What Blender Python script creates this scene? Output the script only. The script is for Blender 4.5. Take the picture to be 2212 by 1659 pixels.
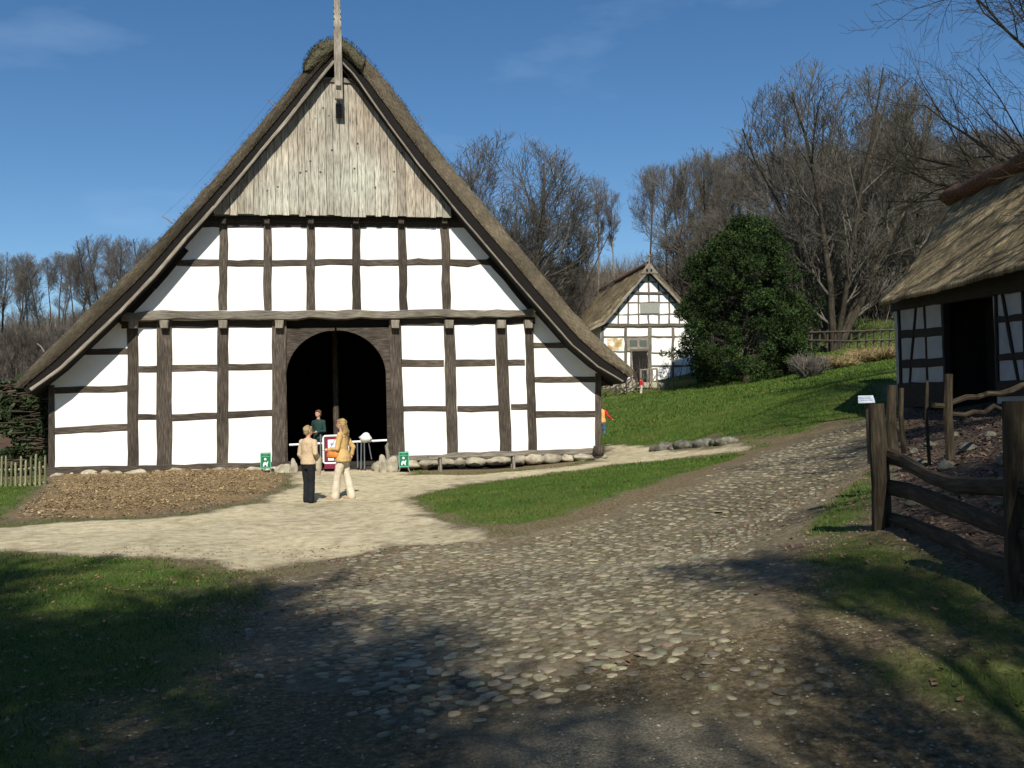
import bpy, bmesh, math, random
import numpy as np
from mathutils import Vector, Matrix, noise as mnoise

scene = bpy.context.scene
for _o in list(bpy.data.objects): bpy.data.objects.remove(_o)
COL = scene.collection
R = math.radians

# ------------------------------------------------------------------ camera
FPX, CX, CY = 2150.0, 1106.0, 829.5          # the photograph measured on a 2212 x 1659 grid
cam_d = bpy.data.cameras.new("camera"); cam = bpy.data.objects.new("camera", cam_d); COL.objects.link(cam)
cam_d.sensor_width = 36; cam_d.lens = 36*FPX/2212; cam_d.clip_start = 0.1; cam_d.clip_end = 3000
CAMP = Vector((0, 0, 1.6))
CM = Matrix.Rotation(R(90)+math.atan(75.5/FPX), 3, 'X') @ Matrix.Rotation(-0.026, 3, 'Z')
cam.matrix_world = Matrix.Translation(CAMP) @ CM.to_4x4()
scene.camera = cam

# ------------------------------------------------------------------ sky, sun, exposure
SUN_EL = R(41); SUN_D = Vector((-0.09*math.cos(SUN_EL), math.cos(SUN_EL), -math.sin(SUN_EL))).normalized()
w = bpy.data.worlds.new("World"); scene.world = w; w.use_nodes = True
wn, wl = w.node_tree.nodes, w.node_tree.links; wn.clear()
sky = wn.new('ShaderNodeTexSky'); sky.sky_type = 'NISHITA'; sky.sun_disc = False
sky.sun_elevation = SUN_EL; sky.sun_rotation = R(175); sky.altitude = 800; sky.air_density = 1.0; sky.dust_density = 0.15; sky.ozone_density = 2.5
hs = wn.new('ShaderNodeHueSaturation'); hs.inputs['Saturation'].default_value = 1.22
bg = wn.new('ShaderNodeBackground'); bg.inputs['Strength'].default_value = 0.088
wo = wn.new('ShaderNodeOutputWorld')
tcw = wn.new('ShaderNodeTexCoord'); mpw = wn.new('ShaderNodeMapping'); mpw.inputs['Scale'].default_value = (2.2, 2.2, 7)
nzw = wn.new('ShaderNodeTexNoise'); nzw.inputs['Scale'].default_value = 1.6; nzw.inputs['Detail'].default_value = 5; nzw.inputs['Roughness'].default_value = .55
rpw = wn.new('ShaderNodeValToRGB'); rpw.color_ramp.elements[0].position = .56; rpw.color_ramp.elements[1].position = .85
rpw.color_ramp.elements[1].color = (.22, .22, .22, 1)
mxw = wn.new('ShaderNodeMixRGB'); mxw.inputs['Color2'].default_value = (6.0, 8.0, 10.5, 1)
wl.new(tcw.outputs['Generated'], mpw.inputs['Vector']); wl.new(mpw.outputs[0], nzw.inputs['Vector']); wl.new(nzw.outputs['Fac'], rpw.inputs[0])
wl.new(sky.outputs[0], hs.inputs['Color']); wl.new(hs.outputs[0], mxw.inputs['Color1']); wl.new(rpw.outputs[0], mxw.inputs['Fac'])
wl.new(mxw.outputs[0], bg.inputs['Color']); wl.new(bg.outputs[0], wo.inputs[0])
sd = bpy.data.lights.new("sun", 'SUN'); sd.energy = 5.0; sd.angle = R(0.53); sd.color = (1, .94, .82)
so = bpy.data.objects.new("sun", sd); COL.objects.link(so); so.rotation_euler = SUN_D.to_track_quat('-Z', 'Y').to_euler(); so.location = (0, -30, 40)
vs = scene.view_settings; vs.view_transform = 'Standard'; vs.look = 'None'; vs.exposure = 0.2; vs.gamma = 1

# ------------------------------------------------------------------ materials
def mat(name, cols, scale=8, detail=6, rough=.85, bump=.3, bscale=None, coords='Object', stretch=(1,1,1), big=.0, bigscale=.6,
        spec=.25, tint=False, dist=0, vor=None, bdist=.02, nrough=.6):
    m = bpy.data.materials.new(name); m.use_nodes = True
    n, l = m.node_tree.nodes, m.node_tree.links; n.clear()
    out = n.new('ShaderNodeOutputMaterial'); b = n.new('ShaderNodeBsdfPrincipled'); l.new(b.outputs[0], out.inputs[0])
    b.inputs['Roughness'].default_value = rough; b.inputs['Specular IOR Level'].default_value = spec
    tc = n.new('ShaderNodeTexCoord'); mp = n.new('ShaderNodeMapping'); mp.inputs['Scale'].default_value = stretch
    l.new(tc.outputs[coords], mp.inputs['Vector'])
    nz = n.new('ShaderNodeTexNoise'); nz.inputs['Scale'].default_value = scale; nz.inputs['Detail'].default_value = detail
    nz.inputs['Roughness'].default_value = nrough; nz.inputs['Distortion'].default_value = dist
    l.new(mp.outputs[0], nz.inputs['Vector'])
    rp = n.new('ShaderNodeValToRGB'); l.new(nz.outputs['Fac'], rp.inputs[0])
    e = rp.color_ramp.elements
    while len(e) < len(cols): e.new(.5)
    for i, (p, c) in enumerate(cols): e[i].position = p; e[i].color = (*c, 1)
    cur = rp.outputs[0]
    def mul(cur, src, fac=1.0):
        mx = n.new('ShaderNodeMixRGB'); mx.blend_type = 'MULTIPLY'; mx.inputs['Fac'].default_value = fac
        l.new(cur, mx.inputs['Color1']); l.new(src, mx.inputs['Color2']); return mx.outputs[0]
    if big:
        n2 = n.new('ShaderNodeTexNoise'); n2.inputs['Scale'].default_value = bigscale; n2.inputs['Detail'].default_value = 4
        l.new(tc.outputs['Object'], n2.inputs['Vector'])
        r2 = n.new('ShaderNodeValToRGB'); r2.color_ramp.elements[0].position = .32; r2.color_ramp.elements[1].position = .68
        r2.color_ramp.elements[0].color = (1-big,)*3+(1,); r2.color_ramp.elements[1].color = (1+big*.4,)*3+(1,)
        l.new(n2.outputs['Fac'], r2.inputs[0]); cur = mul(cur, r2.outputs[0])
    if tint:
        at = n.new('ShaderNodeAttribute'); at.attribute_name = 'tint'; cur = mul(cur, at.outputs['Color'])
    if vor:
        v = n.new('ShaderNodeTexVoronoi'); v.inputs['Scale'].default_value = vor[0]; l.new(tc.outputs['Object'], v.inputs['Vector'])
        r3 = n.new('ShaderNodeValToRGB'); r3.color_ramp.elements[0].position = vor[1]; r3.color_ramp.elements[1].position = vor[2]
        r3.color_ramp.elements[0].color = (vor[3],)*3+(1,); r3.color_ramp.elements[1].color = (1, 1, 1, 1)
        l.new(v.outputs['Distance'], r3.inputs[0]); cur = mul(cur, r3.outputs[0])
    l.new(cur, b.inputs['Base Color'])
    if bump:
        bp = n.new('ShaderNodeBump'); bp.inputs['Strength'].default_value = bump; bp.inputs['Distance'].default_value = bdist
        if bscale:
            n4 = n.new('ShaderNodeTexNoise'); n4.inputs['Scale'].default_value = bscale; n4.inputs['Detail'].default_value = 5
            l.new(mp.outputs[0], n4.inputs['Vector']); l.new(n4.outputs['Fac'], bp.inputs['Height'])
        else: l.new(nz.outputs['Fac'], bp.inputs['Height'])
        l.new(bp.outputs[0], b.inputs['Normal'])
    return m

M_timber = mat('old_timber', [(.3,(.026,.02,.016)),(.5,(.068,.054,.043)),(.72,(.16,.138,.108))], 9, 8, .9, .6, None, 'UV', (.35,4,1), .45, .9, tint=True)
M_timber_light = mat('grey_timber', [(.3,(.10,.085,.065)),(.5,(.24,.21,.17)),(.72,(.42,.39,.32))], 7, 8, .9, .6, None, 'UV', (.4,5,1), .3, 1.2, tint=True)
M_timber_black = mat('black_timber', [(.3,(.012,.010,.009)),(.6,(.03,.025,.022))], 9, 6, .9, .4, None, 'UV', (.4,4,1), .2, tint=True)
M_board = mat('weathered_board', [(.30,(.13,.11,.085)),(.45,(.37,.365,.30)),(.60,(.57,.57,.48))], 5, 9, .9, .5, None, 'UV', (.55,5,1), .2, 1.3, tint=True, vor=(2.6,.05,.11,.12))
M_plaster = mat('white_plaster', [(.3,(.82,.81,.77)),(.7,(.90,.895,.87))], 1.4, 5, .95, .35, 5, bdist=.02, big=.06)
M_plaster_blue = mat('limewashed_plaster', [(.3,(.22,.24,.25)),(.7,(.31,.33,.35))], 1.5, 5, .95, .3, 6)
M_ochre = mat('ochre_clay', [(.35,(.30,.20,.08)),(.52,(.50,.37,.19)),(.62,(.8,.76,.66))], 1.6, 4, .95, .2)
M_thatch = mat('weathered_thatch', [(.36,(.045,.037,.026)),(.5,(.135,.11,.075)),(.64,(.30,.25,.17))], 12, 9, .98, 1, None, 'UV', (.5,4,1), .35, .8, tint=True, bdist=.05)
M_thatch2 = mat('golden_thatch', [(.37,(.08,.06,.032)),(.5,(.29,.225,.125)),(.63,(.58,.47,.27))], 7, 10, .98, 1, None, 'UV', (.6,3.5,1), .55, 1.3, tint=True, bdist=.08)
M_heather = mat('heather_ridge', [(.3,(.05,.028,.018)),(.6,(.16,.085,.055)),(.8,(.26,.15,.10))], 16, 8, .98, 1, bdist=.06)
M_moss_ridge = mat('mossy_ridge', [(.3,(.04,.038,.022)),(.55,(.10,.09,.055)),(.8,(.17,.15,.09))], 16, 8, .98, 1, bdist=.06)
M_stone = mat('field_stone', [(.3,(.22,.19,.14)),(.55,(.42,.38,.29)),(.8,(.55,.51,.42))], 5, 7, .85, .5, 22, big=.3, bigscale=1.5, tint=True)
M_stone_dark = mat('mossy_stone', [(.3,(.07,.07,.05)),(.55,(.19,.18,.14)),(.8,(.32,.31,.26))], 6, 7, .85, .5, 22, big=.3, bigscale=1.5, tint=True)
M_cobble = mat('cobble_stone', [(.3,(.18,.155,.10)),(.55,(.31,.275,.185)),(.8,(.45,.405,.29))], 9, 6, .75, .4, 40, tint=True, big=.2, bigscale=.5, spec=.35)
M_joint = mat('road_soil', [(.34,(.065,.052,.029)),(.5,(.15,.122,.07)),(.66,(.27,.225,.14))], 16, 12, .95, .8, 30, big=.35, bigscale=.5)
M_sand = mat('sand_gravel', [(.36,(.32,.265,.16)),(.5,(.48,.415,.265)),(.64,(.62,.55,.385))], 4.5, 14, .95, 1, 45, big=.2, bigscale=.35, nrough=.72)
M_gravel = mat('grey_gravel', [(.35,(.07,.068,.055)),(.5,(.17,.165,.135)),(.68,(.34,.33,.28))], 55, 10, .9, 1, 70, big=.3, bigscale=.8, nrough=.75, bdist=.012)
M_mulch = mat('bark_mulch', [(.32,(.10,.065,.03)),(.5,(.24,.165,.08)),(.68,(.40,.30,.16))], 13, 10, .95, 1, None, big=.25, bigscale=.8, nrough=.78, bdist=.05)
M_soil = mat('leafy_soil', [(.35,(.03,.022,.015)),(.5,(.09,.062,.045)),(.68,(.22,.16,.12))], 14, 10, .95, 1, None, big=.4, bigscale=.7, nrough=.75, bdist=.05)
M_chip = mat('wood_chip', [(.3,(.20,.13,.06)),(.7,(.42,.31,.17))], 12, 3, .9, 0, tint=True)
M_leaf = mat('dry_leaf', [(.3,(.16,.08,.045)),(.7,(.33,.2,.13))], 20, 3, .8, 0, tint=True)
M_grass = mat('grass_blade', [(.3,(.042,.085,.014)),(.7,(.085,.15,.026))], 1.5, 4, .7, 0, tint=True, spec=.1)
M_straw = mat('dry_grass_stalk', [(.3,(.16,.115,.05)),(.7,(.36,.28,.14))], 2, 3, .95, 0)
M_bark = mat('dark_bark', [(.3,(.028,.022,.016)),(.6,(.07,.058,.042)),(.8,(.11,.095,.07))], 10, 8, .95, .8, None, stretch=(1,1,.25), bdist=.05)
M_bark_pale = mat('pale_bark', [(.3,(.10,.09,.07)),(.6,(.21,.19,.155)),(.8,(.30,.28,.23))], 6, 6, .9, .4, None, stretch=(1,1,.4))
M_twig = mat('twig_bark', [(.3,(.068,.062,.052)),(.7,(.165,.15,.125))], .5, 3, .95, 0, spec=.1)
M_twig2 = mat('reddish_twig', [(.3,(.08,.073,.064)),(.7,(.185,.168,.147))], .5, 3, .95, 0, spec=.1)
M_twig_dark = mat('dark_twig', [(.3,(.03,.026,.018)),(.7,(.085,.07,.048))], .5, 3, .95, 0, spec=.1)
M_evergreen = mat('evergreen_leaf', [(.3,(.014,.028,.008)),(.6,(.032,.056,.014)),(.8,(.08,.105,.032))], 1.1, 5, .75, 0, tint=True, spec=.15)
M_ivy = mat('hedge_leaf', [(.3,(.012,.022,.008)),(.7,(.04,.06,.02))], 2, 5, .6, 0, tint=True)
M_fence = mat('mossy_fence_wood', [(.3,(.018,.013,.009)),(.5,(.045,.034,.022)),(.75,(.10,.085,.045))], 7, 8, .9, .7, None, 'UV', (.5,4,1), .4, 2, bdist=.03)
M_picket = mat('green_grey_picket', [(.3,(.16,.17,.08)),(.55,(.30,.29,.17)),(.8,(.42,.38,.27))], 6, 6, .9, .4, None, 'UV', (.5,3,1), tint=True)
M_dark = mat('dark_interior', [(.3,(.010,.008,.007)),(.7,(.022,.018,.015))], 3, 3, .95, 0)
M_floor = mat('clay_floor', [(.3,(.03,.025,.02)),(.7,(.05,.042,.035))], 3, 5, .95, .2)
def flat(name, c, rough=.6, bump=0, metal=0, var=.12):
    m = mat(name, [(.3,tuple(v*(1-var) for v in c)),(.7,tuple(min(1,v*(1+var)) for v in c))], 9, 4, rough, bump, 30)
    if metal: m.node_tree.nodes['Principled BSDF'].inputs['Metallic'].default_value = metal
    return m
M_skin = flat('skin', (.55,.31,.22)); M_hair_b = flat('blonde_hair', (.30,.20,.085), .7, .8, var=.4); M_hair_l = flat('light_hair', (.33,.25,.13), .7, .8, var=.4)
M_hair_d = flat('brown_hair', (.12,.07,.035), .7, .6)
M_beige = flat('beige_cloth', (.52,.39,.25), .9, .5); M_black = flat('black_cloth', (.012,.013,.015), .9, .3); M_tan = flat('tan_suede', (.55,.36,.15), .9, .4)
M_cream = flat('cream_cloth', (.62,.54,.42), .9, .4); M_orange = flat('orange_leather', (.55,.19,.04), .5); M_green_d = flat('dark_green_cloth', (.02,.05,.045), .9)
M_red = flat('red_cloth', (.55,.02,.03), .8); M_vest = flat('orange_vest', (.85,.38,.11), .8); M_jean = flat('blue_denim', (.07,.12,.2), .9); M_shoe = flat('shoe_leather', (.03,.022,.018), .6)
M_shoe_t = flat('tan_shoe', (.4,.24,.14), .6)
M_white = flat('white_paint', (.8,.8,.8), .4, var=.03); M_maroon = flat('maroon_panel', (.16,.015,.04), .5); M_chrome = flat('steel_tube', (.6,.6,.6), .3, metal=1, var=.05)
M_sign_green = flat('sign_green', (.015,.15,.075), .5); M_blue = flat('poster_blue', (.08,.25,.6), .5, var=.03); M_pale_cyan = flat('poster_cyan', (.35,.7,.75), .5, var=.03)
M_mirror = flat('pale_board', (.65,.72,.8), .25, var=.03); M_grey = flat('grey_print', (.3,.32,.36), .5)

# ------------------------------------------------------------------ object helpers
def link(name, me, m=None, parent=None, smooth=False):
    o = bpy.data.objects.new(name, me); COL.objects.link(o)
    if m: me.materials.append(m)
    if parent: o.parent = parent
    if smooth: me.shade_smooth()
    return o
def tag(o, label=None, cat=None, group=None, kind=None):
    if label: o['label'] = label
    if cat: o['category'] = cat
    if group: o['group'] = group
    if kind: o['kind'] = kind
    return o
def empty(name, loc=(0,0,0), rz=0):
    o = bpy.data.objects.new(name, None); COL.objects.link(o); o.location = loc; o.rotation_euler = (0,0,rz); o.empty_display_size = .3
    return o

class MB:
    """collects vertices / faces (with uv and tint) and builds one mesh object"""
    def __init__(s): s.v=[]; s.f=[]; s.uv=[]; s.t=[]
    def add(s, vs, fs, uvs=None, tint=1.0):
        k=len(s.v); s.v.extend(vs)
        for i,f in enumerate(fs):
            s.f.append(tuple(k+a for a in f))
            if uvs: s.uv.extend(uvs[i])
            else:
                for a in f: p=vs[a]; s.uv.append((p[0]+p[1]*.3, p[2]))
        s.t.extend([tint]*len(vs)); return s
    def box(s, c, d, rz=0, tint=1.0, ch=0.0):
        x,y,z=d[0]/2,d[1]/2,d[2]/2; ca,sa=math.cos(rz),math.sin(rz)
        P=[(a*x,b*y,q*z) for q in (-1,1) for (a,b) in ((-1,-1),(1,-1),(1,1),(-1,1))]
        P=[(c[0]+p[0]*ca-p[1]*sa, c[1]+p[0]*sa+p[1]*ca, c[2]+p[2]) for p in P]
        return s.add(P, [(3,2,1,0),(4,5,6,7),(0,1,5,4),(1,2,6,5),(2,3,7,6),(3,0,4,7)], tint=tint)
    def prism(s, poly, y0, y1, tint=1.0):
        """polygon in (x,z), extruded from y0 to y1 (y0 < y1); any orientation"""
        a=sum(poly[i][0]*poly[(i+1)%len(poly)][1]-poly[(i+1)%len(poly)][0]*poly[i][1] for i in range(len(poly)))
        if a<0: poly=poly[::-1]
        n=len(poly); P=[(p[0],y0,p[1]) for p in poly]+[(p[0],y1,p[1]) for p in poly]
        F=[tuple(range(n)), tuple(range(2*n-1,n-1,-1))]+[((i+1)%n,i,n+i,n+(i+1)%n) for i in range(n)]
        return s.add(P,F,tint=tint)
    def tube(s, pts, rad, sides=6, cap=True, tint=1.0, uo=None, jit=0, flat_=None):
        """round or (flat_=(w,h) factors) swept tube through pts"""
        pts=[Vector(p) for p in pts]; n=len(pts)
        if not hasattr(rad,'__len__'): rad=[rad]*n
        t0=(pts[1]-pts[0]).normalized(); ref=Vector((0,0,1)) if abs(t0.z)<.9 else Vector((1,0,0))
        a=t0.cross(ref).normalized(); V=[]; F=[]; U=[]; L=0; uo=random.random()*50 if uo is None else uo
        per=[]
        for i,p in enumerate(pts):
            t=(pts[min(i+1,n-1)]-pts[max(i-1,0)]).normalized()
            a=(a-t*a.dot(t)).normalized(); b=t.cross(a)
            if i: L+=(p-pts[i-1]).length
            per.append(L)
            for k in range(sides):
                an=2*math.pi*k/sides; r=rad[i]*(1+jit*(random.random()-.5))
                fx,fy=flat_ if flat_ else (1,1)
                V.append(tuple(p+a*math.cos(an)*r*fx+b*math.sin(an)*r*fy))
        for i in range(n-1):
            for k in range(sides):
                k2=(k+1)%sides; F.append((i*sides+k,i*sides+k2,(i+1)*sides+k2,(i+1)*sides+k))
                w=rad[i]*6.28/sides
                U.append([(uo+per[i],uo+k*w),(uo+per[i],uo+(k+1)*w),(uo+per[i+1],uo+(k+1)*w),(uo+per[i+1],uo+k*w)])
        if cap:
            F.append(tuple(range(sides-1,-1,-1))); U.append([(uo+V[k][0]*.2,uo+V[k][2]*.2) for k in range(sides-1,-1,-1)])
            q=(n-1)*sides; F.append(tuple(range(q,q+sides))); U.append([(uo+V[q+k][0]*.2,uo+V[q+k][2]*.2) for k in range(sides)])
        return s.add(V,F,U,tint)
    def ball(s, c, r, seg=10, rings=7, nz=0, seed=0, tint=1.0, rz=0):
        if not hasattr(r,'__len__'): r=(r,r,r)
        V=[];F=[]; ca,sa=math.cos(rz),math.sin(rz)
        for i in range(rings+1):
            ph=math.pi*i/rings
            for k in range(seg):
                th=2*math.pi*k/seg; d=Vector((math.sin(ph)*math.cos(th),math.sin(ph)*math.sin(th),math.cos(ph)))
                q=1+(mnoise.noise(d*1.6+Vector((seed*7.3,seed*3.1,seed)))*nz if nz else 0)
                x,y,z=d.x*r[0]*q,d.y*r[1]*q,d.z*r[2]*q
                V.append((c[0]+x*ca-y*sa,c[1]+x*sa+y*ca,c[2]+z))
        for i in range(rings):
            for k in range(seg):
                k2=(k+1)%seg
                F.append((i*seg+k,(i+1)*seg+k,(i+1)*seg+k2,i*seg+k2))
        return s.add(V,F,tint=tint)
    def build(s, name, m, parent=None, smooth=False):
        me=bpy.data.meshes.new(name); me.from_pydata([tuple(v) for v in s.v],[],s.f)
        if s.uv:
            ul=me.uv_layers.new(name='UVMap'); ul.data.foreach_set('uv', np.array(s.uv,dtype=np.float32).ravel())
        c=me.color_attributes.new('tint','FLOAT_COLOR','POINT')
        t=np.array([(x,x,x,1) if not hasattr(x,'__len__') else (*x,1) for x in s.t],dtype=np.float32); c.data.foreach_set('color',t.ravel())
        return link(name,me,m,parent,smooth)

def np_mesh(name, V, F, m, parent=None, tint=None, smooth=False, uv=None):
    """fast build: V (n,3), F (m,k)"""
    V=np.asarray(V,dtype=np.float32); F=np.asarray(F,dtype=np.int32); me=bpy.data.meshes.new(name)
    me.vertices.add(len(V)); me.vertices.foreach_set('co',V.ravel()); k=F.shape[1]
    me.loops.add(F.size); me.loops.foreach_set('vertex_index',F.ravel())
    me.polygons.add(len(F)); me.polygons.foreach_set('loop_start',np.arange(0,F.size,k,dtype=np.int32)); 
    me.update(calc_edges=True)
    if tint is not None:
        c=me.color_attributes.new('tint','FLOAT_COLOR','POINT'); t=np.ones((len(V),4),dtype=np.float32)
        t[:,:3]=tint if np.ndim(tint)==2 else np.asarray(tint)[:,None]; c.data.foreach_set('color',t.ravel())
    if uv is not None:
        ul=me.uv_layers.new(name='UVMap'); ul.data.foreach_set('uv',np.asarray(uv,dtype=np.float32)[F.ravel()].ravel())
    me.validate(); return link(name,me,m,parent,smooth)

# ------------------------------------------------------------------ measuring rays
def ray(px,py): return (CM @ Vector(((px-CX)/FPX,(CY-py)/FPX,-1))).normalized()
def gp(px,py,Y):
    d=ray(px,py); return CAMP+d*(Y/d.y)
class Frame:
    """a building's own frame: x along the facade, y into the house"""
    def __init__(s, o, rz): s.o=Vector(o); s.rz=rz; s.u=Vector((math.cos(rz),math.sin(rz),0)); s.n=Vector((math.sin(rz),-math.cos(rz),0))
    def P(s,px,py,off=0):
        p0=s.o+s.n*off; d=ray(px,py); t=(p0-CAMP).dot(s.n)/d.dot(s.n); q=CAMP+d*t-s.o
        return (q.dot(s.u), q.z)

# ------------------------------------------------------------------ terrain (thin plate spline through surveyed points)
ctl=[(0,0,0),(-6,4,0),(0,5,0),(-12,10,0),(2.2,4.4,.03),(0,-20,.2),(-35,-20,0),(35,-20,2.5),(30,8,3),(14,6,1.8),(40,30,4.5),(-30,12,0),(-45,30,.6),
     (-20,26,.3),(-13.5,26,.32),(-7,27,.3),(-12,45,.5),(-4,36,.4),(4,36,.45),(10,25,1.72),(9.4,30,1.98),(11.1,32,2.6),(12.5,29,2.3),(10,18,1.55),(13,22,2.0),(13,30,2.3),(-3,50,.7),
     (-25,50,1.5),(-35,70,5),(0,75,6),(-20,75,5),(-2,62,2.6)]
for a in [(0,1190,14.2),(20,1130,17.5),(665,1088,21),(730,1018,28),(1295,992,29.2),(1420,970,34),(1300,957,45),(1600,967,27),(1870,908,25),(1750,1000,18),
          (1700,1100,14),(1500,1200,11.5),(1250,1060,18.5),(950,1100,19),(1100,1140,16),(1900,1150,9),(2200,1287,6.1),(2100,1400,5.2),(2100,1000,11),(2190,900,15),
          (1500,833,60),(1400,852,64),(1615,826,58),(1540,832,58),(1700,822,56),(1850,800,48),(1900,720,60),(1800,700,70),(1700,893,29),(1750,850,34),(1800,820,42),(1600,870,40),(1450,900,45),(1350,920,43),(2100,700,75),
          (1300,605,110),(1450,598,110),(1000,600,110),(1600,560,115),(2000,560,110),(2300,560,110),(0,725,90),(300,700,95),(-500,760,90),(600,650,100),(1550,680,85),(1300,720,84)]:
    p=gp(*a); ctl.append((p.x,p.y,p.z))
for x in (-170,-110,-50,0,50,100,170): ctl.append((x,150,14 if x<-20 else 19)); ctl.append((x,230,14))
ctl+=[(-120,60,4),(-120,0,0),(120,0,8),(120,60,16),(-70,40,1),(70,50,12),(-60,100,11),(-100,100,9)]
CT=np.array(ctl); _n=len(CT)
def _phi(r): return r*r*np.log(r+1e-9)
_D=np.sqrt(((CT[:,None,:2]-CT[None,:,:2])**2).sum(-1)); _A=np.zeros((_n+3,_n+3)); _A[:_n,:_n]=_phi(_D)+np.eye(_n)*1.5; _A[:_n,_n]=1; _A[:_n,_n+1:]=CT[:,:2]; _A[_n:,:_n]=_A[:_n,_n:].T
_W=np.linalg.solve(_A,np.r_[CT[:,2],0,0,0])
def sstep(a,b,x): t=np.clip((x-a)/(b-a),0,1); return t*t*(3-2*t)
def zarr(X,Y):
    X=np.asarray(X,float); Y=np.asarray(Y,float); sh=X.shape; X=X.ravel(); Y=Y.ravel(); out=np.empty_like(X)
    for i in range(0,len(X),20000):
        x=X[i:i+20000]; y=Y[i:i+20000]; r=np.sqrt((x[:,None]-CT[:,0])**2+(y[:,None]-CT[:,1])**2)
        out[i:i+20000]=_phi(r)@_W[:_n]+_W[_n]+_W[_n+1]*x+_W[_n+2]*y
    X_,Y_=X,Y
    far=np.clip((np.hypot(X_,Y_)-30)/40,0,1)
    out+=.012*np.sin(X_*2.1+1.3*np.sin(Y_*1.7))+.01*np.sin(Y_*2.9+1.1*np.sin(X_*2.3))+far*(.35*np.sin(X_*.23+Y_*.1)+.3*np.sin(Y_*.31-X_*.12))
    hx,hy=X_+4.9,Y_-28; hu=hx*.98163+hy*.19081; hv=-hx*.19081+hy*.98163
    m_=sstep(7.5,7.2,np.abs(hu))*sstep(.15,.5,hv)*sstep(21.6,21.2,hv); out=out*(1-m_)+.12*m_
    return out.reshape(sh)
def zt(x,y): return float(zarr([x],[y])[0])
def hit(px,py):
    d=ray(px,py); ts=np.linspace(3,160,900); X=ts*d.x; Y=ts*d.y; Z=1.6+ts*d.z; g=zarr(X,Y); k=np.argmax(Z<g)
    if Z[k]>=g[k]: k=len(ts)-1
    a=ts[max(k-1,0)]; b=ts[k]
    for _ in range(12):
        m_=(a+b)/2
        if 1.6+m_*d.z<zt(m_*d.x,m_*d.y): b=m_
        else: a=m_
    return (b*d.x,b*d.y)
def poly_px(L): return np.array([hit(*p) for p in L])
def sdist(X,Y,P):
    """signed distance (positive inside) to polygon P"""
    X=np.asarray(X,float).ravel(); Y=np.asarray(Y,float).ravel(); dm=np.full(len(X),1e9); ins=np.zeros(len(X),bool); n=len(P)
    for i in range(n):
        ax,ay=P[i]; bx,by=P[(i+1)%n]; ex,ey=bx-ax,by-ay
        t=np.clip(((X-ax)*ex+(Y-ay)*ey)/(ex*ex+ey*ey+1e-12),0,1); dm=np.minimum(dm,np.hypot(X-ax-t*ex,Y-ay-t*ey))
        c=((ay>Y)!=(by>Y))&(X<(bx-ax)*(Y-ay)/((by-ay) if by!=ay else 1e-9)+ax); ins^=c
    return np.where(ins,dm,-dm)
def wob(X,Y,s=1.0,seed=0):
    return (np.sin(X*2.3*s+seed+1.7*np.sin(Y*1.9*s+seed))+np.sin(Y*3.1*s+2*seed+1.3*np.sin(X*2.7*s))+.6*np.sin(X*7.1*s+Y*5.3*s+seed)+.4*np.sin(X*13*s-Y*11*s+seed))/3
P_road=poly_px([(600,1560),(500,1430),(590,1270),(740,1195),(900,1155),(1100,1168),(1300,1115),(1500,1042),(1640,978),(1760,937),(1872,906),(1925,893),(1905,930),(1890,1000),(1830,1050),(1750,1110),(1710,1250),(1700,1350),(1780,1460),(1880,1560),(1560,1560),(1400,1530),(1250,1565),(1000,1590),(800,1600)])
P_gravel=poly_px([(830,1590),(1000,1575),(1250,1545),(1400,1520),(1560,1535),(1800,1545),(1950,1640),(2050,1900),(700,1900),(760,1680)])
P_sand=poly_px([(-400,1120),(0,1140),(200,1124),(420,1112),(560,1084),(628,1050),(622,1016),(845,1012),(900,1026),(1120,1018),(1285,998),(1303,972),(1310,960),(1430,961),(1450,972),(1600,958),(1640,963),(1610,972),(1480,990),(1300,1008),(1000,1050),(890,1075),(940,1118),(1080,1150),(1140,1160),(1000,1180),(850,1180),(700,1215),(520,1235),(400,1210),(0,1192),(-400,1200)])
P_mulch=poly_px([(-300,1132),(10,1135),(30,1100),(95,1052),(108,1028),(300,1028),(590,1014),(622,1040),(590,1066),(520,1088),(420,1108),(200,1122)])
P_wedge=poly_px([(880,1072),(1000,1049),(1300,1005),(1500,980),(1608,963),(1600,984),(1480,1025),(1300,1085),(1180,1125),(1080,1138),(960,1112)])
P_lawnL=poly_px([(-900,1188),(0,1188),(330,1196),(500,1250),(500,1330),(430,1440),(330,1560),(240,1700),(-600,1900)])
P_bank=poly_px([(1740,1120),(1800,1070),(1880,1020),(1892,1120),(1900,1170),(2212,1310),(2500,1400),(2500,1560),(2212,1540),(2000,1420),(1850,1280),(1750,1240)])
P_soil=poly_px([(1925,1000),(1900,1150),(2212,1300),(2700,1500),(2700,900),(2212,872),(1950,878),(1925,910)])
P_strip=poly_px([(-250,1122),(8,1122),(28,1098),(96,1048),(60,1046),(-250,1058)])
P_lawn=np.concatenate([poly_px([(1303,955),(1430,961),(1600,952),(1700,936),(1790,916),(1880,897),(1950,888)]),np.array([(9.9,26),(14,40),(30,75),(-6,75),(-14,60),(2.9,46)])])
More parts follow.
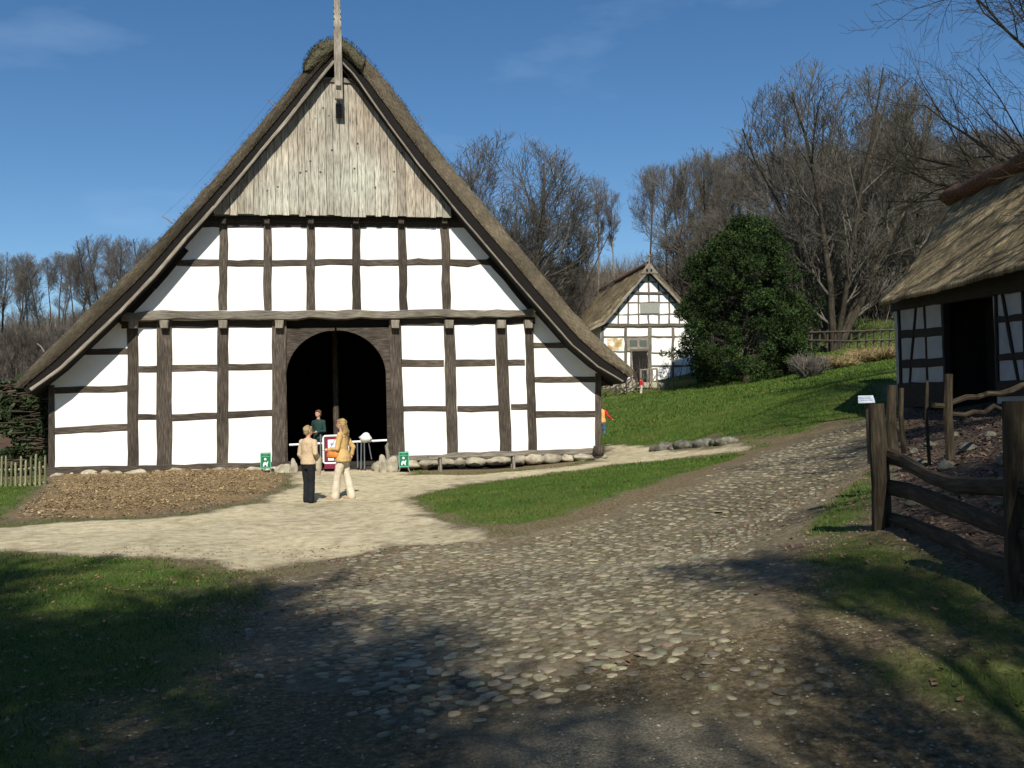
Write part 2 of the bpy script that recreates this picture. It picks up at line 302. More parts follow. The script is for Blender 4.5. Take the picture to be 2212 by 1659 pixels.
def grassiness(X,Y):
    X=np.asarray(X,float).ravel(); Y=np.asarray(Y,float).ravel(); wv=wob(X,Y,1,3)*.35
    g=np.maximum.reduce([sstep(-.1,.25,sdist(X,Y,P_wedge)+wv*.6),sstep(-.8,.9,sdist(X,Y,P_lawnL)+wv*2.2)*.95,sstep(-.3,.4,sdist(X,Y,P_bank)+wv*1.4)*.85])
    base=sstep(29.5,31,Y+wv)*sstep(-8,-4,X)*sstep(76,60,Y-.25*X+wv*3)
    base=np.maximum(base, sstep(-.25,.35,sdist(X,Y,P_lawn)+wv*1.2))
    left=sstep(-12.5,-13.5,X)*sstep(18,19,Y)*sstep(27,25.5,Y)
    mid=sstep(6.2,7.6,X-.16*(Y-14)+wv)*sstep(12,15,Y)*sstep(60,50,Y)*.9*(X<9.6)
    sparse=.38*sstep(-.1,.8,wob(X,Y,.6,7))*sstep(17,13,Y)
    g=np.maximum.reduce([g,base,left,mid,sparse])
    sm=sdist(X,Y,P_mulch); ss=sdist(X,Y,P_sand); g=np.maximum.reduce([g,sstep(-.2,.3,sdist(X,Y,P_strip)+wv)*.95,.55*sstep(-.7,-.1,sm+wv),.45*sstep(-.5,-.1,ss+wv)*sstep(12,15,Y)])
    for P in (P_sand,P_mulch,P_road,P_gravel): g=g*sstep(.12,-.12,sdist(X,Y,P)+wv*.3)
    hx,hy=X+4.9,Y-28; hu=hx*.98163+hy*.19081; hv=-hx*.19081+hy*.98163; g=g*(1-(np.abs(hu)<7.7)*(hv>-.2)*(hv<22))
    return g*sstep(.2,-.2,sdist(X,Y,P_soil))
def axis(a,b,step,ext,growth=1.09):
    c=list(np.arange(a,b+1e-6,step)); s=step; x=b
    while x<ext[1]: s*=growth; x+=s; c.append(x)
    s=step; x=a
    while x>ext[0]: s*=growth; x-=s; c.insert(0,x)
    return np.array(c)
def grid_mesh(xs,ys):
    X,Y=np.meshgrid(xs,ys); nx,ny=len(xs),len(ys); i=np.arange(nx-1)[None,:]+np.arange(ny-1)[:,None]*nx
    F=np.stack([i,i+1,i+nx+1,i+nx],-1).reshape(-1,4); return X.ravel(),Y.ravel(),F
X,Y,F=grid_mesh(axis(-15,14,.16,(-300,300)),axis(2.5,34,.16,(-60,320)))
G=grassiness(X,Y); far_leaf=np.maximum(sstep(58,72,Y-.25*X+wob(X*.3,Y*.3,1,2)*5),sstep(27,30,Y)*sstep(-10,-13,X))
m=bpy.data.materials.new('ground_cover'); m.use_nodes=True; n,l=m.node_tree.nodes,m.node_tree.links; bs=n['Principled BSDF']; bs.inputs['Roughness'].default_value=.95; bs.inputs['Specular IOR Level'].default_value=.1
tc=n.new('ShaderNodeTexCoord')
def _nz(s,d,r=.65):
    q=n.new('ShaderNodeTexNoise'); q.inputs['Scale'].default_value=s; q.inputs['Detail'].default_value=d; q.inputs['Roughness'].default_value=r; l.new(tc.outputs['Object'],q.inputs['Vector']); return q.outputs['Fac']
def _rp(src,cols):
    q=n.new('ShaderNodeValToRGB'); l.new(src,q.inputs[0]); e=q.color_ramp.elements
    while len(e)<len(cols): e.new(.5)
    for i,(p,c) in enumerate(cols): e[i].position=p; e[i].color=(*c,1)
    return q.outputs[0]
def _mx(f,a,b):
    q=n.new('ShaderNodeMixRGB'); l.new(f,q.inputs[0]); l.new(a,q.inputs[1]); l.new(b,q.inputs[2]); return q.outputs[0]
at=n.new('ShaderNodeAttribute'); at.attribute_name='tint'; sp=n.new('ShaderNodeSeparateColor'); l.new(at.outputs['Color'],sp.inputs[0])
_mm=lambda a,b,op:(lambda q:(setattr(q,'operation',op),l.new(a,q.inputs[0]),(l.new(b,q.inputs[1]) if not isinstance(b,float) else setattr(q.inputs[1],'default_value',b)),q.outputs[0])[-1])(n.new('ShaderNodeMath'))
dirt0=_rp(_nz(22,14,.8),[(.36,(.055,.042,.024)),(.5,(.15,.116,.066)),(.62,(.30,.24,.15))])
gravel_c=_rp(_nz(70,10,.75),[(.36,(.07,.06,.042)),(.5,(.20,.18,.13)),(.66,(.42,.385,.29))])
gm=_rp(_mm(_mm(_mm(sp.outputs[2],_mm(_nz(1.6,12,.78),1.3,'MULTIPLY'),'ADD'),-.75,'ADD'),1.0,'MULTIPLY'),[(.30,(0,0,0)),(.98,(1,1,1))])
dirt=_mx(gm,dirt0,gravel_c)
grs=_mx(_rp(_nz(.9,6),[(.42,(0,0,0)),(.62,(1,1,1))]),_rp(_nz(25,6),[(.3,(.038,.078,.013)),(.7,(.08,.14,.025))]),_rp(_nz(25,6),[(.3,(.07,.10,.02)),(.7,(.15,.155,.045))]))
lf=_rp(_nz(1.5,10,.75),[(.3,(.045,.032,.02)),(.5,(.10,.066,.042)),(.7,(.17,.115,.07))])
l.new(_mx(sp.outputs[1],_mx(sp.outputs[0],dirt,grs),lf),bs.inputs['Base Color'])
bp=n.new('ShaderNodeBump'); bp.inputs['Strength'].default_value=.9; bp.inputs['Distance'].default_value=.04; l.new(_nz(18,10,.75),bp.inputs['Height']); l.new(bp.outputs[0],bs.inputs['Normal'])
go=np_mesh('ground',np.c_[X,Y,zarr(X,Y)],F,m,tint=np.c_[G,far_leaf,sstep(-.9,.9,sdist(X,Y,P_gravel)+wob(X,Y,1,2)*.8)],smooth=True); tag(go,kind='structure')

def edge_blend(m_,lo=.15,hi=.6,dirtc=((.06,.047,.03),(.14,.11,.068),(.25,.20,.135))):
    n,l=m_.node_tree.nodes,m_.node_tree.links; b=n['Principled BSDF']; src=b.inputs['Base Color'].links[0].from_socket
    a=n.new('ShaderNodeAttribute'); a.attribute_name='tint'; tc_=n.new('ShaderNodeTexCoord')
    def N(sc,dt,r=.7):
        q=n.new('ShaderNodeTexNoise'); q.inputs['Scale'].default_value=sc; q.inputs['Detail'].default_value=dt; q.inputs['Roughness'].default_value=r; l.new(tc_.outputs['Object'],q.inputs['Vector']); return q.outputs['Fac']
    ad=n.new('ShaderNodeMath'); ad.operation='MULTIPLY_ADD'; l.new(N(3,9,.75),ad.inputs[0]); ad.inputs[1].default_value=1.1; 
    sb=n.new('ShaderNodeMath'); sb.operation='SUBTRACT'; l.new(a.outputs['Fac'],sb.inputs[0]); sb.inputs[1].default_value=.55; l.new(sb.outputs[0],ad.inputs[2])
    r=n.new('ShaderNodeValToRGB'); r.color_ramp.elements[0].position=lo; r.color_ramp.elements[1].position=hi; l.new(ad.outputs[0],r.inputs[0])
    d=n.new('ShaderNodeValToRGB'); l.new(N(11,10,.75),d.inputs[0]); e=d.color_ramp.elements; e.new(.5)
    for i,(p,c) in enumerate(zip((.35,.5,.66),dirtc)): e[i].position=p; e[i].color=(*c,1)
    mx=n.new('ShaderNodeMixRGB'); l.new(r.outputs[0],mx.inputs[0]); l.new(d.outputs[0],mx.inputs[1]); l.new(src,mx.inputs[2]); l.new(mx.outputs[0],b.inputs['Base Color'])
for _m in (M_sand,M_mulch,M_joint,M_soil): edge_blend(_m)
def sheet(name,P,m_,top=.012,slope=.12,res=.12,seed=0,mound=0,wa=.25,fade=1.3):
    x0,y0=P.min(0)-.5; x1,y1=P.max(0)+.5; x0=max(x0,-22)
    X,Y,F=grid_mesh(np.arange(x0,x1,res),np.arange(y0,y1,res)); s=sdist(X,Y,P)+wob(X,Y,1.4,seed)*wa*.4
    h=np.clip(s*slope,-.06,top)
    if mound: h=h+mound*sstep(0,.9,s)*(1+.3*wob(X,Y,2,seed))+.02*wob(X,Y,5,seed+1)*(s>0)
    Z=zarr(X,Y)+h; keep=(s[F]>-.45).any(1); F=F[keep]; used=np.unique(F); mp_=np.full(len(X),-1); mp_[used]=np.arange(len(used))
    o=np_mesh(name,np.c_[X,Y,Z][used],mp_[F],m_,smooth=True,tint=np.clip(.15+s*fade,0,1)[used]); tag(o,kind='structure'); return o
sheet('sand_path',P_sand,M_sand,.012,.1,.12,1,wa=.7)
P_bed=P_road.copy(); _f=[i for i,(a,b) in enumerate(P_bed) if b<6.3]; P_bed[_f,1]=6.3+.25*np.sin(np.arange(len(_f))*2.1)
sheet('cobbled_road_bed',P_bed,M_joint,.008,.05,.14,5,wa=.7)
sheet('enclosure_soil',P_soil,M_soil,.02,.2,.12,6)
sheet('bark_mulch_bed',P_mulch,M_mulch,.014,.15,.12,7,mound=.09,fade=.8,wa=1.0)

# cobbles: one dome per stone, the paving of the road
rng=np.random.default_rng(5); random.seed(5)
def cobbles():
    x0,y0=P_road.min(0)-.3; x1,y1=P_road.max(0)+.3; pts=[]
    y=y0; row=0
    while y<y1:
        s=.122+.0045*max(0,y-8); xx=np.arange(x0+(row%2)*s/2,x1,s*1.12); pts.append(np.c_[xx+rng.normal(0,s*.16,len(xx)),np.full(len(xx),y)+rng.normal(0,s*.15,len(xx)),np.full(len(xx),s)]); y+=s*.86; row+=1
    p=np.concatenate(pts); d=sdist(p[:,0],p[:,1],P_road)+wob(p[:,0],p[:,1],1.2,4)*.35
    p=p[(d>rng.random(len(p))*.7)&(rng.random(len(p))>.05+.2*(wob(p[:,0],p[:,1],.7,9)>.4))]; N=len(p)
    dd=sdist(p[:,0],p[:,1],P_road); sz=p[:,2]*(.32+.20*rng.random(N))*(.6+.4*sstep(0,.9,dd)); big=(rng.random(N)<.04)&(dd>.7); sz[big]*=1.6
    asp=.62+.38*rng.random(N); th=rng.normal(.35,.5,N); K=9; ang=np.linspace(0,2*math.pi,K,endpoint=False)
    Z0=zarr(p[:,0],p[:,1])+.002+.006*rng.random(N); hh=.004+.007*rng.random(N); tx=rng.normal(0,.025,N); ty=rng.normal(0,.025,N); V=[]
    jit=1+rng.normal(0,.19,(N,K))
    for rf,zf in ((1.06,-1.2),(.97,.35),(.80,.85),(.42,1.0)):
        ex=np.cos(ang)[None,:]*sz[:,None]*rf*jit; ey=np.sin(ang)[None,:]*(sz*asp)[:,None]*rf*jit
        xx=ex*np.cos(th)[:,None]-ey*np.sin(th)[:,None]; yy=ex*np.sin(th)[:,None]+ey*np.cos(th)[:,None]
        V.append(np.stack([p[:,0:1]+xx,p[:,1:2]+yy,Z0[:,None]+(hh*zf)[:,None]+xx*tx[:,None]+yy*ty[:,None]],-1))
    V=np.stack(V,1).reshape(N,4*K,3); top=np.c_[p[:,:2],Z0+hh*1.02][:,None,:]; V=np.concatenate([V,top],1)
    f=[(r*K+k,r*K+(k+1)%K,(r+1)*K+(k+1)%K,(r+1)*K+k) for r in range(3) for k in range(K)]+[(3*K+k,3*K+(k+1)%K,4*K,4*K) for k in range(K)]
    f=np.array(f); F=(f[None]+np.arange(N)[:,None,None]*(4*K+1)).reshape(-1,4)
    t=np.repeat((.45+.7*rng.random((N,1)))*np.array([[1,1,1]])+rng.normal(0,.03,(N,3)),4*K+1,0)
    me=bpy.data.meshes.new('cobbled_road'); V2=V.reshape(-1,3)
    me.from_pydata(V2.tolist(),[],[tuple(dict.fromkeys(q)) for q in F.tolist()]); c=me.color_attributes.new('tint','FLOAT_COLOR','POINT'); tt=np.ones((len(V2),4),np.float32); tt[:,:3]=t; c.data.foreach_set('color',tt.ravel())
    tag(link('cobbled_road',me,M_cobble,None,True),kind='structure')
cobbles()

# grass blades
def blades(name, n, xr, yr, h, wd, dens=1.0, lean=.5):
    X=rng.uniform(*xr,n); Y=rng.uniform(*yr,n); vis=(np.abs(X)<Y*.56+1.0); X,Y=X[vis],Y[vis]
    g=grassiness(X,Y); k=rng.random(len(X))<g*dens; X,Y=X[k],Y[k]; N=len(X); Z=zarr(X,Y)-.005
    a=rng.uniform(0,6.28,N); H=h*(.5+rng.random(N)*.9); W=wd*(.7+.6*rng.random(N)); lx=rng.normal(0,lean,N)*H; ly=rng.normal(0,lean,N)*H
    V=np.stack([np.c_[X-np.cos(a)*W,Y-np.sin(a)*W,Z],np.c_[X+np.cos(a)*W,Y+np.sin(a)*W,Z],np.c_[X+lx,Y+ly,Z+H]],1).reshape(-1,3)
    pt=sstep(.1,.9,wob(X,Y,.45,21)+.5*wob(X,Y,1.7,3)); t=(.65+.6*rng.random(N))*(1-.25*sstep(.2,.9,wob(X,Y,.8,31))); warm=rng.random(N)<.10+.42*pt; C=np.c_[t*np.where(warm,2.0,1),t*np.where(warm,1.15,1),t*np.where(warm,1.7,1)]
    return V,np.repeat(C,3,0)
def pebbles(n):
    x=rng.uniform(-7,6,n); y=3.4+12*rng.random(n)**1.5; k=(np.abs(x)<y*.56+.3)&(grassiness(x,y)<.4); x,y=x[k],y[k]; N=len(x); z=zarr(x,y)+.004; r=.004+.012*rng.random(N)**2.2; a=rng.uniform(0,6.28,N)
    o=np.array([[1,0,0],[0,.75,0],[-1,0,0],[0,-.75,0],[0,0,.55]]); c,s_=np.cos(a)[:,None],np.sin(a)[:,None]
    V=np.stack([x[:,None]+r[:,None]*(o[None,:,0]*c-o[None,:,1]*s_),y[:,None]+r[:,None]*(o[None,:,0]*s_+o[None,:,1]*c),z[:,None]+r[:,None]*o[None,:,2]],-1).reshape(-1,3)
    f=np.array([(0,1,4),(1,2,4),(2,3,4),(3,0,4)]); F=(f[None]+np.arange(N)[:,None,None]*5).reshape(-1,3)
    tag(np_mesh('pebbles',V,F,M_stone,tint=np.repeat(.35+.7*rng.random(N),5),smooth=True),'small loose pebbles and grit on the shaded track','pebbles',kind='stuff')
pebbles(26000)
parts=[blades('a',110000,(-5,5),(3.5,10),.035,.0035,.8),blades('b',260000,(-13,9),(10,24),.045,.006,.8),blades('c',200000,(-20,14),(24,40),.06,.012,.8),blades('d',150000,(-6,30),(40,72),.09,.025,.8)]
V=np.concatenate([a for a,b in parts]); C=np.concatenate([b for a,b in parts])
tag(np_mesh('grass',V,np.arange(len(V)).reshape(-1,3),M_grass,tint=C),'short green grass on the lawns and beside the paths','grass',kind='stuff')

def litter(name,n,fn,size,m_,label,cat,lift=.012,curl=.3):
    pts=fn(n); N=len(pts); Z=zarr(pts[:,0],pts[:,1])+lift+ (pts[:,2] if pts.shape[1]>2 else 0); a=rng.uniform(0,6.28,N); s=size*(.5+rng.random(N)); asp=.35+.4*rng.random(N)
    ux=np.c_[np.cos(a),np.sin(a),rng.normal(0,curl,N)]; uy=np.c_[-np.sin(a),np.cos(a),rng.normal(0,curl,N)]; c=np.c_[pts[:,:2],Z]
    q=lambda i,j:c+ux*(s*i)[:,None]+uy*(s*asp*j)[:,None]
    up=np.array([[0,0,1.]])*(s*.25)[:,None]
    V=np.stack([q(-1,0)+up,q(0,-1),q(1,0)+up,q(0,1)],1).reshape(-1,3); t=.6+.8*rng.random(N)
    return tag(np_mesh(name,V,np.arange(len(V)).reshape(-1,4),m_,tint=np.repeat(t,4)),label,cat,kind='stuff')
def in_poly(P,mh=0):
    def f(n):
        a,b=P.min(0),P.max(0); x=rng.uniform(a[0],b[0],n); y=rng.uniform(a[1],b[1],n); s=sdist(x,y,P); k=s>.1; x,y,s=x[k],y[k],s[k]
        return np.c_[x,y,mh*sstep(0,.9,s)*(1+.2*wob(x,y,2,7))]
    return f
litter('mulch_chips',26000,in_poly(P_mulch,.10),.026,M_chip,'loose orange brown wood chips on the bed before the big farmhouse','wood chips',.02)
M_leaf2=mat('rotting_leaf',[(.3,(.07,.042,.028)),(.7,(.19,.13,.09))],20,3,.85,0,tint=True)
litter('soil_leaves',26000,in_poly(P_soil),.028,M_leaf2,'brown dead leaves on the ground inside the rail fence','dead leaves',.03)
def fg(n):
    x=rng.uniform(-6,6,n); y=rng.uniform(3.6,15,n); k=(wob(x,y,.8,11)+rng.random(n)*.9-(.5*np.abs(x-.5)<1))>.25; k&=np.abs(x)<y*.56+.3; return np.c_[x[k],y[k]]
litter('fallen_leaves',9000,fg,.020,M_leaf,'scattered dry leaves and twigs on the shaded foreground','dead leaves',.015)

# ------------------------------------------------------------------ timber in a facade frame
def timber(mb, a, b, wa, wb, y0, y1, tint=1.0, jit=.01, seg=.35):
    """hand hewn beam in the (x,z) plane from a to b, widths wa, wb, front face at y0, back at y1"""
    a=Vector(a); b=Vector(b); L=(b-a).length; n=max(2,int(L/seg)); t=(b-a)/L; s=Vector((-t.y,t.x)); uo=random.random()*60
    V=[];F=[];U=[]; off=0; ch=.015
    for i in range(n+1):
        k=i/n; off=off*.6+random.gauss(0,jit*.5); w=(wa+(wb-wa)*k)/2; w1=w+random.gauss(0,jit*.6); w2=w+random.gauss(0,jit*.6); c=a+(b-a)*k+s*off*(0<i<n); yf=y0+random.gauss(0,jit*.35)
        for (q,yy) in ((-w1,y1),(-w1,yf+ch),(-w1+ch,yf),(w2-ch,yf),(w2,yf+ch),(w2,y1)):
            p=c+s*q; V.append((p.x,yy,p.y))
    pv=[0,abs(y1-y0),abs(y1-y0)+.02,abs(y1-y0)+.02+wa,abs(y1-y0)+.04+wa,2*abs(y1-y0)+.04+wa,2*abs(y1-y0)+.04+2*wa]
    for i in range(n):
        for k in range(6):
            k2=(k+1)%6; F.append((i*6+k,(i+1)*6+k,(i+1)*6+k2,i*6+k2)); l0,l1=uo+L*i/n,uo+L*(i+1)/n
            U.append([(l0,uo+pv[k]),(l1,uo+pv[k]),(l1,uo+pv[k+1]),(l0,uo+pv[k+1])])
    F.append(tuple(range(0,6))); U.append([(uo+V[j][1],uo+V[j][0]+V[j][2]) for j in range(6)])
    q=n*6; F.append(tuple(range(q+5,q-1,-1))); U.append([(uo+V[j][1],uo+V[j][0]+V[j][2]) for j in range(q+5,q-1,-1)])
    mb.add(V,F,U,tint)
def tpart(name, fr, parent, p0, p1, wpx, off, proud, depth, m_=None, wpx2=None, tint=None, jit=.01):
    """timber by pixel centre line; wpx = width in pixels"""
    m_=m_ or M_timber; A=fr.P(*p0,off+proud); B=fr.P(*p1,off+proud)
    dpx=math.hypot(p1[0]-p0[0],p1[1]-p0[1]); dm=math.hypot(B[0]-A[0],B[1]-A[1]); s=dm/dpx
    mb=MB(); timber(mb,A,B,wpx*s,(wpx2 or wpx)*s,-(off+proud),-(off+proud)+depth,tint if tint is not None else random.uniform(.75,1.25),jit)
    return mb.build(name,m_,parent)

# ================================================================== big farmhouse
random.seed(11)
HF=Frame((-4.9,28,0),R(11)); H=empty('farmhouse',(-4.9,28,0),R(11)); FL=.32
tag(H,'great half-timbered farmhouse with thatched roof, boarded gable and dark arched doorway','farmhouse')
OV,OU,OB=.86,.20,.52      # how far verge, upper gable and boarded gable stand out from the ground floor wall
out_L=[(660,140),(620,190),(575,246),(480,358),(427,418),(371,483),(316,543),(256,603),(196,655),(149,705),(98,756),(56,798),(22,832)]
in_L=[(704,148),(640,226),(590,287),(500,395),(463,437),(401,507),(329,592),(256,668),(188,733),(130,788),(107,806),(70,834),(58,843)]
out_R=[(790,118),(812,142),(870,216),(932,300),(994,375),(1069,463),(1121,526),(1207,629),(1270,703),(1330,760),(1378,802)]
in_R=[(748,140),(769,165),(838,260),(907,352),(976,436),(1054,527),(1092,570),(1150,640),(1236,737),(1293,786),(1352,820)]
apex_out=(725,92); apex_in=(727,118)
def prof(L): return [HF.P(x,y,OV) for x,y in L]
def mid_line(O,I,f):
    O=resample([Vector(p) for p in O],.25); out=[]
    Iv=resample([Vector(p) for p in I],.1)
    for k,p in enumerate(O):
        q=min(Iv,key=lambda v:(v-p).length); out.append(p+(q-p)*f)
    return out
oL,iL,oR,iR=prof(out_L),prof(in_L),prof(out_R),prof(in_R); ao,ai=HF.P(*apex_out,OV),HF.P(*apex_in,OV)
def resample(L,step):
    L=[Vector(p) for p in L]; out=[L[0]]
    for a,b in zip(L,L[1:]):
        n=max(1,round((b-a).length/step))
        for i in range(1,n+1): out.append(a+(b-a)*i/n)
    return out
mL,mR=None,None
def inner_z(u):
    pts=sorted([tuple(p) for p in iL]+[tuple(ai)]+[tuple(p) for p in iR]); xs=[p[0] for p in pts]; return float(np.interp(u,xs,[p[1] for p in pts]))
def thatch(name,outer,inner,y0,y1,m_,parent,tint=1.0,step=.18,nz=.035,fringe=0,lateral=None):
    """closed thatch layer: outer and inner (x,z) lines swept along y"""
    O=resample(outer,step); n=len(O); I=resample(inner,step*.5)
    cum=[0]
    for a,b in zip(I,I[1:]): cum.append(cum[-1]+(b-a).length)
    Li=[]
    for i in range(n):
        t=cum[-1]*i/(n-1); j=min(len(I)-2,max(0,int(np.searchsorted(cum,t)-1))); k=(t-cum[j])/max(1e-6,cum[j+1]-cum[j]); Li.append(I[j]+(I[j+1]-I[j])*k)
    ys=list(np.arange(y0,min(y1,y0+2),.1))+list(np.linspace(min(y1,y0+2),y1,max(2,int((y1-y0-2)/.45)))) if y1-y0>3 else list(np.arange(y0,y1+.05,.1))
    V=[];U=[]; 
    cumo=[0]
    for a,b in zip(O,O[1:]): cumo.append(cumo[-1]+(b-a).length)
    for y in ys:
        for i,p in enumerate(O):
            q=mnoise.fractal(Vector((p.x*2.2,y*2.2,p.y*2.2)),.8,2,4)*nz; m2=(O[min(i+1,n-1)]-O[max(i-1,0)]).normalized(); nn=Vector((-m2.y,m2.x))
            if nn.y<0: nn=-nn
            rnd=.10 if y==y0 else (.04 if y<y0+.15 else 0)
            p=p+nn*(q-rnd); V.append((p.x,y+(mnoise.noise(Vector((p.x*6,p.y*6,3)))*.03 if y<=y0 else 0),p.y)); U.append((cumo[i],y))
    nO=len(V)
    for y in ys:
        for i,p in enumerate(Li): V.append((p.x,y+(.02 if y==y0 else 0),p.y)); U.append((cumo[i],y+30))
    F=[];m=len(ys)
    for j in range(m-1):
        for i in range(n-1):
            a=j*n+i; F.append((a,a+1,a+n+1,a+n)); b=nO+a; F.append((b+n,b+n+1,b+1,b))
        F.append((j*n,(j+1)*n,nO+(j+1)*n,nO+j*n)); a=j*n+n-1; b=nO+a; F.append((b,b+n,a+n,a))
    # end faces with rows for a rough cut
    base=len(V); rows=5
    for e,(jj,sg) in enumerate(((0,-1),(m-1,1))):
        st=len(V)
        for r in range(rows+1):
            k=r/rows
            for i in range(n):
                a=Vector(V[jj*n+i]); b=Vector(V[nO+jj*n+i]); p=a+(b-a)*k
                if 0<r<rows and jj==0: p.y-= .05*math.sin(math.pi*k)+random.gauss(0,.018)
                V.append(tuple(p)); U.append((cumo[i]*1.0+7,(a-b).length*k*3+60))
        for r in range(rows):
            for i in range(n-1):
                a=st+r*n+i; F.append((a,a+n,a+n+1,a+1))
    T=[]
    for v in V: T.append(tint*(1+.25*mnoise.noise(Vector(v)*1.1)))
    if fringe:
        # cut reed ends bristling from the verge
        for _ in range(fringe):
            i=random.randrange(n-1); k=random.random(); a=O[i].lerp(O[i+1],k); b=Li[i].lerp(Li[i+1],k); s=random.random(); p=a.lerp(b,s)
            t=(O[i+1]-O[i]).normalized(); d=Vector((t.x*random.gauss(.3,.4),-1,t.y*.4+random.gauss(0,.4))).normalized()*random.uniform(.03,.09)
            if s<.15: d+=Vector(((a-b).x,0,(a-b).y)).normalized()*.04
            c=len(V); w=.006
            V+= [(p.x-w,y0+.02,p.y),(p.x+w,y0+.02,p.y),(p.x+d.x,y0+.02+d.y,p.y+d.z)]; F.append((c,c+1,c+2)); U+=[(p.x*9,p.y*9)]*3; T+=[tint*random.uniform(.7,1.6)]*3
    me=bpy.data.meshes.new(name); me.from_pydata(V,[],F); ul=me.uv_layers.new(name='UVMap')
    li=np.zeros(len(me.loops),np.int32); me.loops.foreach_get('vertex_index',li); ul.data.foreach_set('uv',np.array(U,np.float32)[li].ravel())
    c=me.color_attributes.new('tint','FLOAT_COLOR','POINT'); c.data.foreach_set('color',np.array([(t,t,t,1) for t in T],np.float32).ravel())
    return link(name,me,m_,parent,True)
DEP=22
mL=mid_line([ao]+oL,[ai]+iL,.66); mR=mid_line([ao]+oR,[ai]+iR,.68)
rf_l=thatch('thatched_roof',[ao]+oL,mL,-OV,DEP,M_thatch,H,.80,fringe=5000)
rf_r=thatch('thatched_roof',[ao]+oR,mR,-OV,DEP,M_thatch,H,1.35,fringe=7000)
cap=[(652,152),(656,128),(668,108),(688,90),(708,80),(727,77),(748,84),(768,97),(783,113),(792,128)]
capi=[(672,150),(690,133),(706,120),(720,107),(727,104),(738,108),(752,120),(764,134),(776,148),(782,150)]
thatch('ridge_cap',[HF.P(x,y,OV+.08) for x,y in cap],[HF.P(x,y,OV+.08) for x,y in capi],-OV-.10,DEP+.1,M_moss_ridge,H,1.1,.12,.05,2500)
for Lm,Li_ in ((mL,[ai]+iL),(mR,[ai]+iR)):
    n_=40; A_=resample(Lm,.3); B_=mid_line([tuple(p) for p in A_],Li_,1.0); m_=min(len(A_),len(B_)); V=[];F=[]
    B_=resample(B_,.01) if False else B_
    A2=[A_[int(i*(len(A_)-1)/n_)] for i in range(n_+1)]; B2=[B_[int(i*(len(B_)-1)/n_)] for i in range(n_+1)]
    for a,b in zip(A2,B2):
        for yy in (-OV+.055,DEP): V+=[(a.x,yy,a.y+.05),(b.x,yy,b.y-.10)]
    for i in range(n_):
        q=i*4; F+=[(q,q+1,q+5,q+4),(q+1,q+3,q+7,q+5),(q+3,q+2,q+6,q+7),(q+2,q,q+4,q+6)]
    mb=MB(); mb.add(V,F,tint=.4); mb.build('roof_soffit',M_timber_black,H)  # shade of the gap behind the bargeboards put in as near-black tint
# barge boards under the verge
for L,m_ in (([(722,132),(690,170),(640,234),(590,295),(500,403),(463,447),(401,515),(329,600),(256,676),(188,741),(130,796),(66,842)],M_timber_light),
             ([(733,128),(762,158),(838,266),(907,359),(976,443),(1054,535),(1092,580),(1150,648),(1236,745),(1293,793),(1346,824)],M_timber_light)):
    mb=MB(); pts=[HF.P(x,y,OV-.02) for x,y in L]
    bw_=.085 if L[0][0]<727 else .045
    for a,b in zip(pts,pts[1:]): timber(mb,a,b,bw_,bw_,-OV+.0,-OV+.05,1.1,.006,.5)
    mb.build('bargeboard',m_,H)
# rafters and laths below the thatch overhang (dark soffit)
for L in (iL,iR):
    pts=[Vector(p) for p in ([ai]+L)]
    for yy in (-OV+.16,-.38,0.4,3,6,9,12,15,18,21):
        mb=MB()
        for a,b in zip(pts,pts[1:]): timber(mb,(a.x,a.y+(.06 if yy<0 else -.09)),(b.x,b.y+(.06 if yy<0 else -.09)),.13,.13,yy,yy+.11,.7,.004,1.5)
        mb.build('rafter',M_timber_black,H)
# ---- ground floor infill, tall left and right of the doorway
def wall_poly(pxL,pxR,zb,ztop,off,under=.03):
    uL=pxL; uR=pxR; us=[uL]+[u for u in np.arange(math.ceil(uL*2)/2,uR,.25) if uL<u<uR]+[uR]
    return [(uL,zb)]+[(uR,zb)]+[(u,max(zb+.02,min(ztop,inner_z(u)-under))) for u in us[::-1]]
uCL=HF.P(106,900)[0]; uCR=HF.P(1298,900)[0]; uD0=HF.P(612,900)[0]; uD1=HF.P(848,900)[0]
zs=HF.P(300,1006)[1]; zT=HF.P(700,676,OU)[1]; zB=HF.P(725,467,OB)[1]; zT0=HF.P(700,690,0)[1]
mb=MB(); mb.prism(wall_poly(uCL+.02,uD0,zs-.12,zT,0),0,.14); mb.prism(wall_poly(uD1,uCR-.02,zs-.12,zT,0),0,.14); mb.build('plaster_wall',M_plaster,H)
uu0=min(u for u in np.arange(-9,9,.05) if inner_z(u)>zT+.05); uu1=max(u for u in np.arange(-9,9,.05) if inner_z(u)>zT+.05)
mb=MB(); mb.prism(wall_poly(uu0,uu1,zT,zB+.15,OU),-OU,-OU+.14); mb.build('plaster_wall',M_plaster,H)
# posts and rails of the ground floor
PD=.16
posts=[((111,832),(111,1022),13),((286,690),(287,1008),23),((355,690),(354,1006),32),((482,690),(480,1000),24),((603,690),(602,1010),30),
       ((853,690),(861,1000),26),((970,690),(978,984),24),((1082,690),(1093,978),26),((1143,690),(1151,975),19),((1293,806),(1293,984),14)]
for a,b,wd in posts: tpart('post',HF,H,a,b,wd,0,.035,PD+.04,tint=random.uniform(.85,1.35),jit=.009)
rails=[((118,843.5),(276,839),15),((118,931),(276,923),16),((176,760),(276,759),14),((298,797.5),(340,797.5),15),((298,901),(339,901),13),
  ((371,796),(470,795),16),((370,902.5),(469,898),15),((493,793),(590,792),15),((492,896),(588,892),15),
  ((866,784.5),(959,784.5),15),((870,883),(967,883),12.5),((982,784),(1070,783),15),((988,883),(1079,882),13),((1096,784),(1134,783),13),((1104,879),(1142,878),12.5),
  ((1153,746),(1252,745),12),((1156,819.5),(1287,819.5),12.5),((1158,895),(1288,894.5),13.5)]
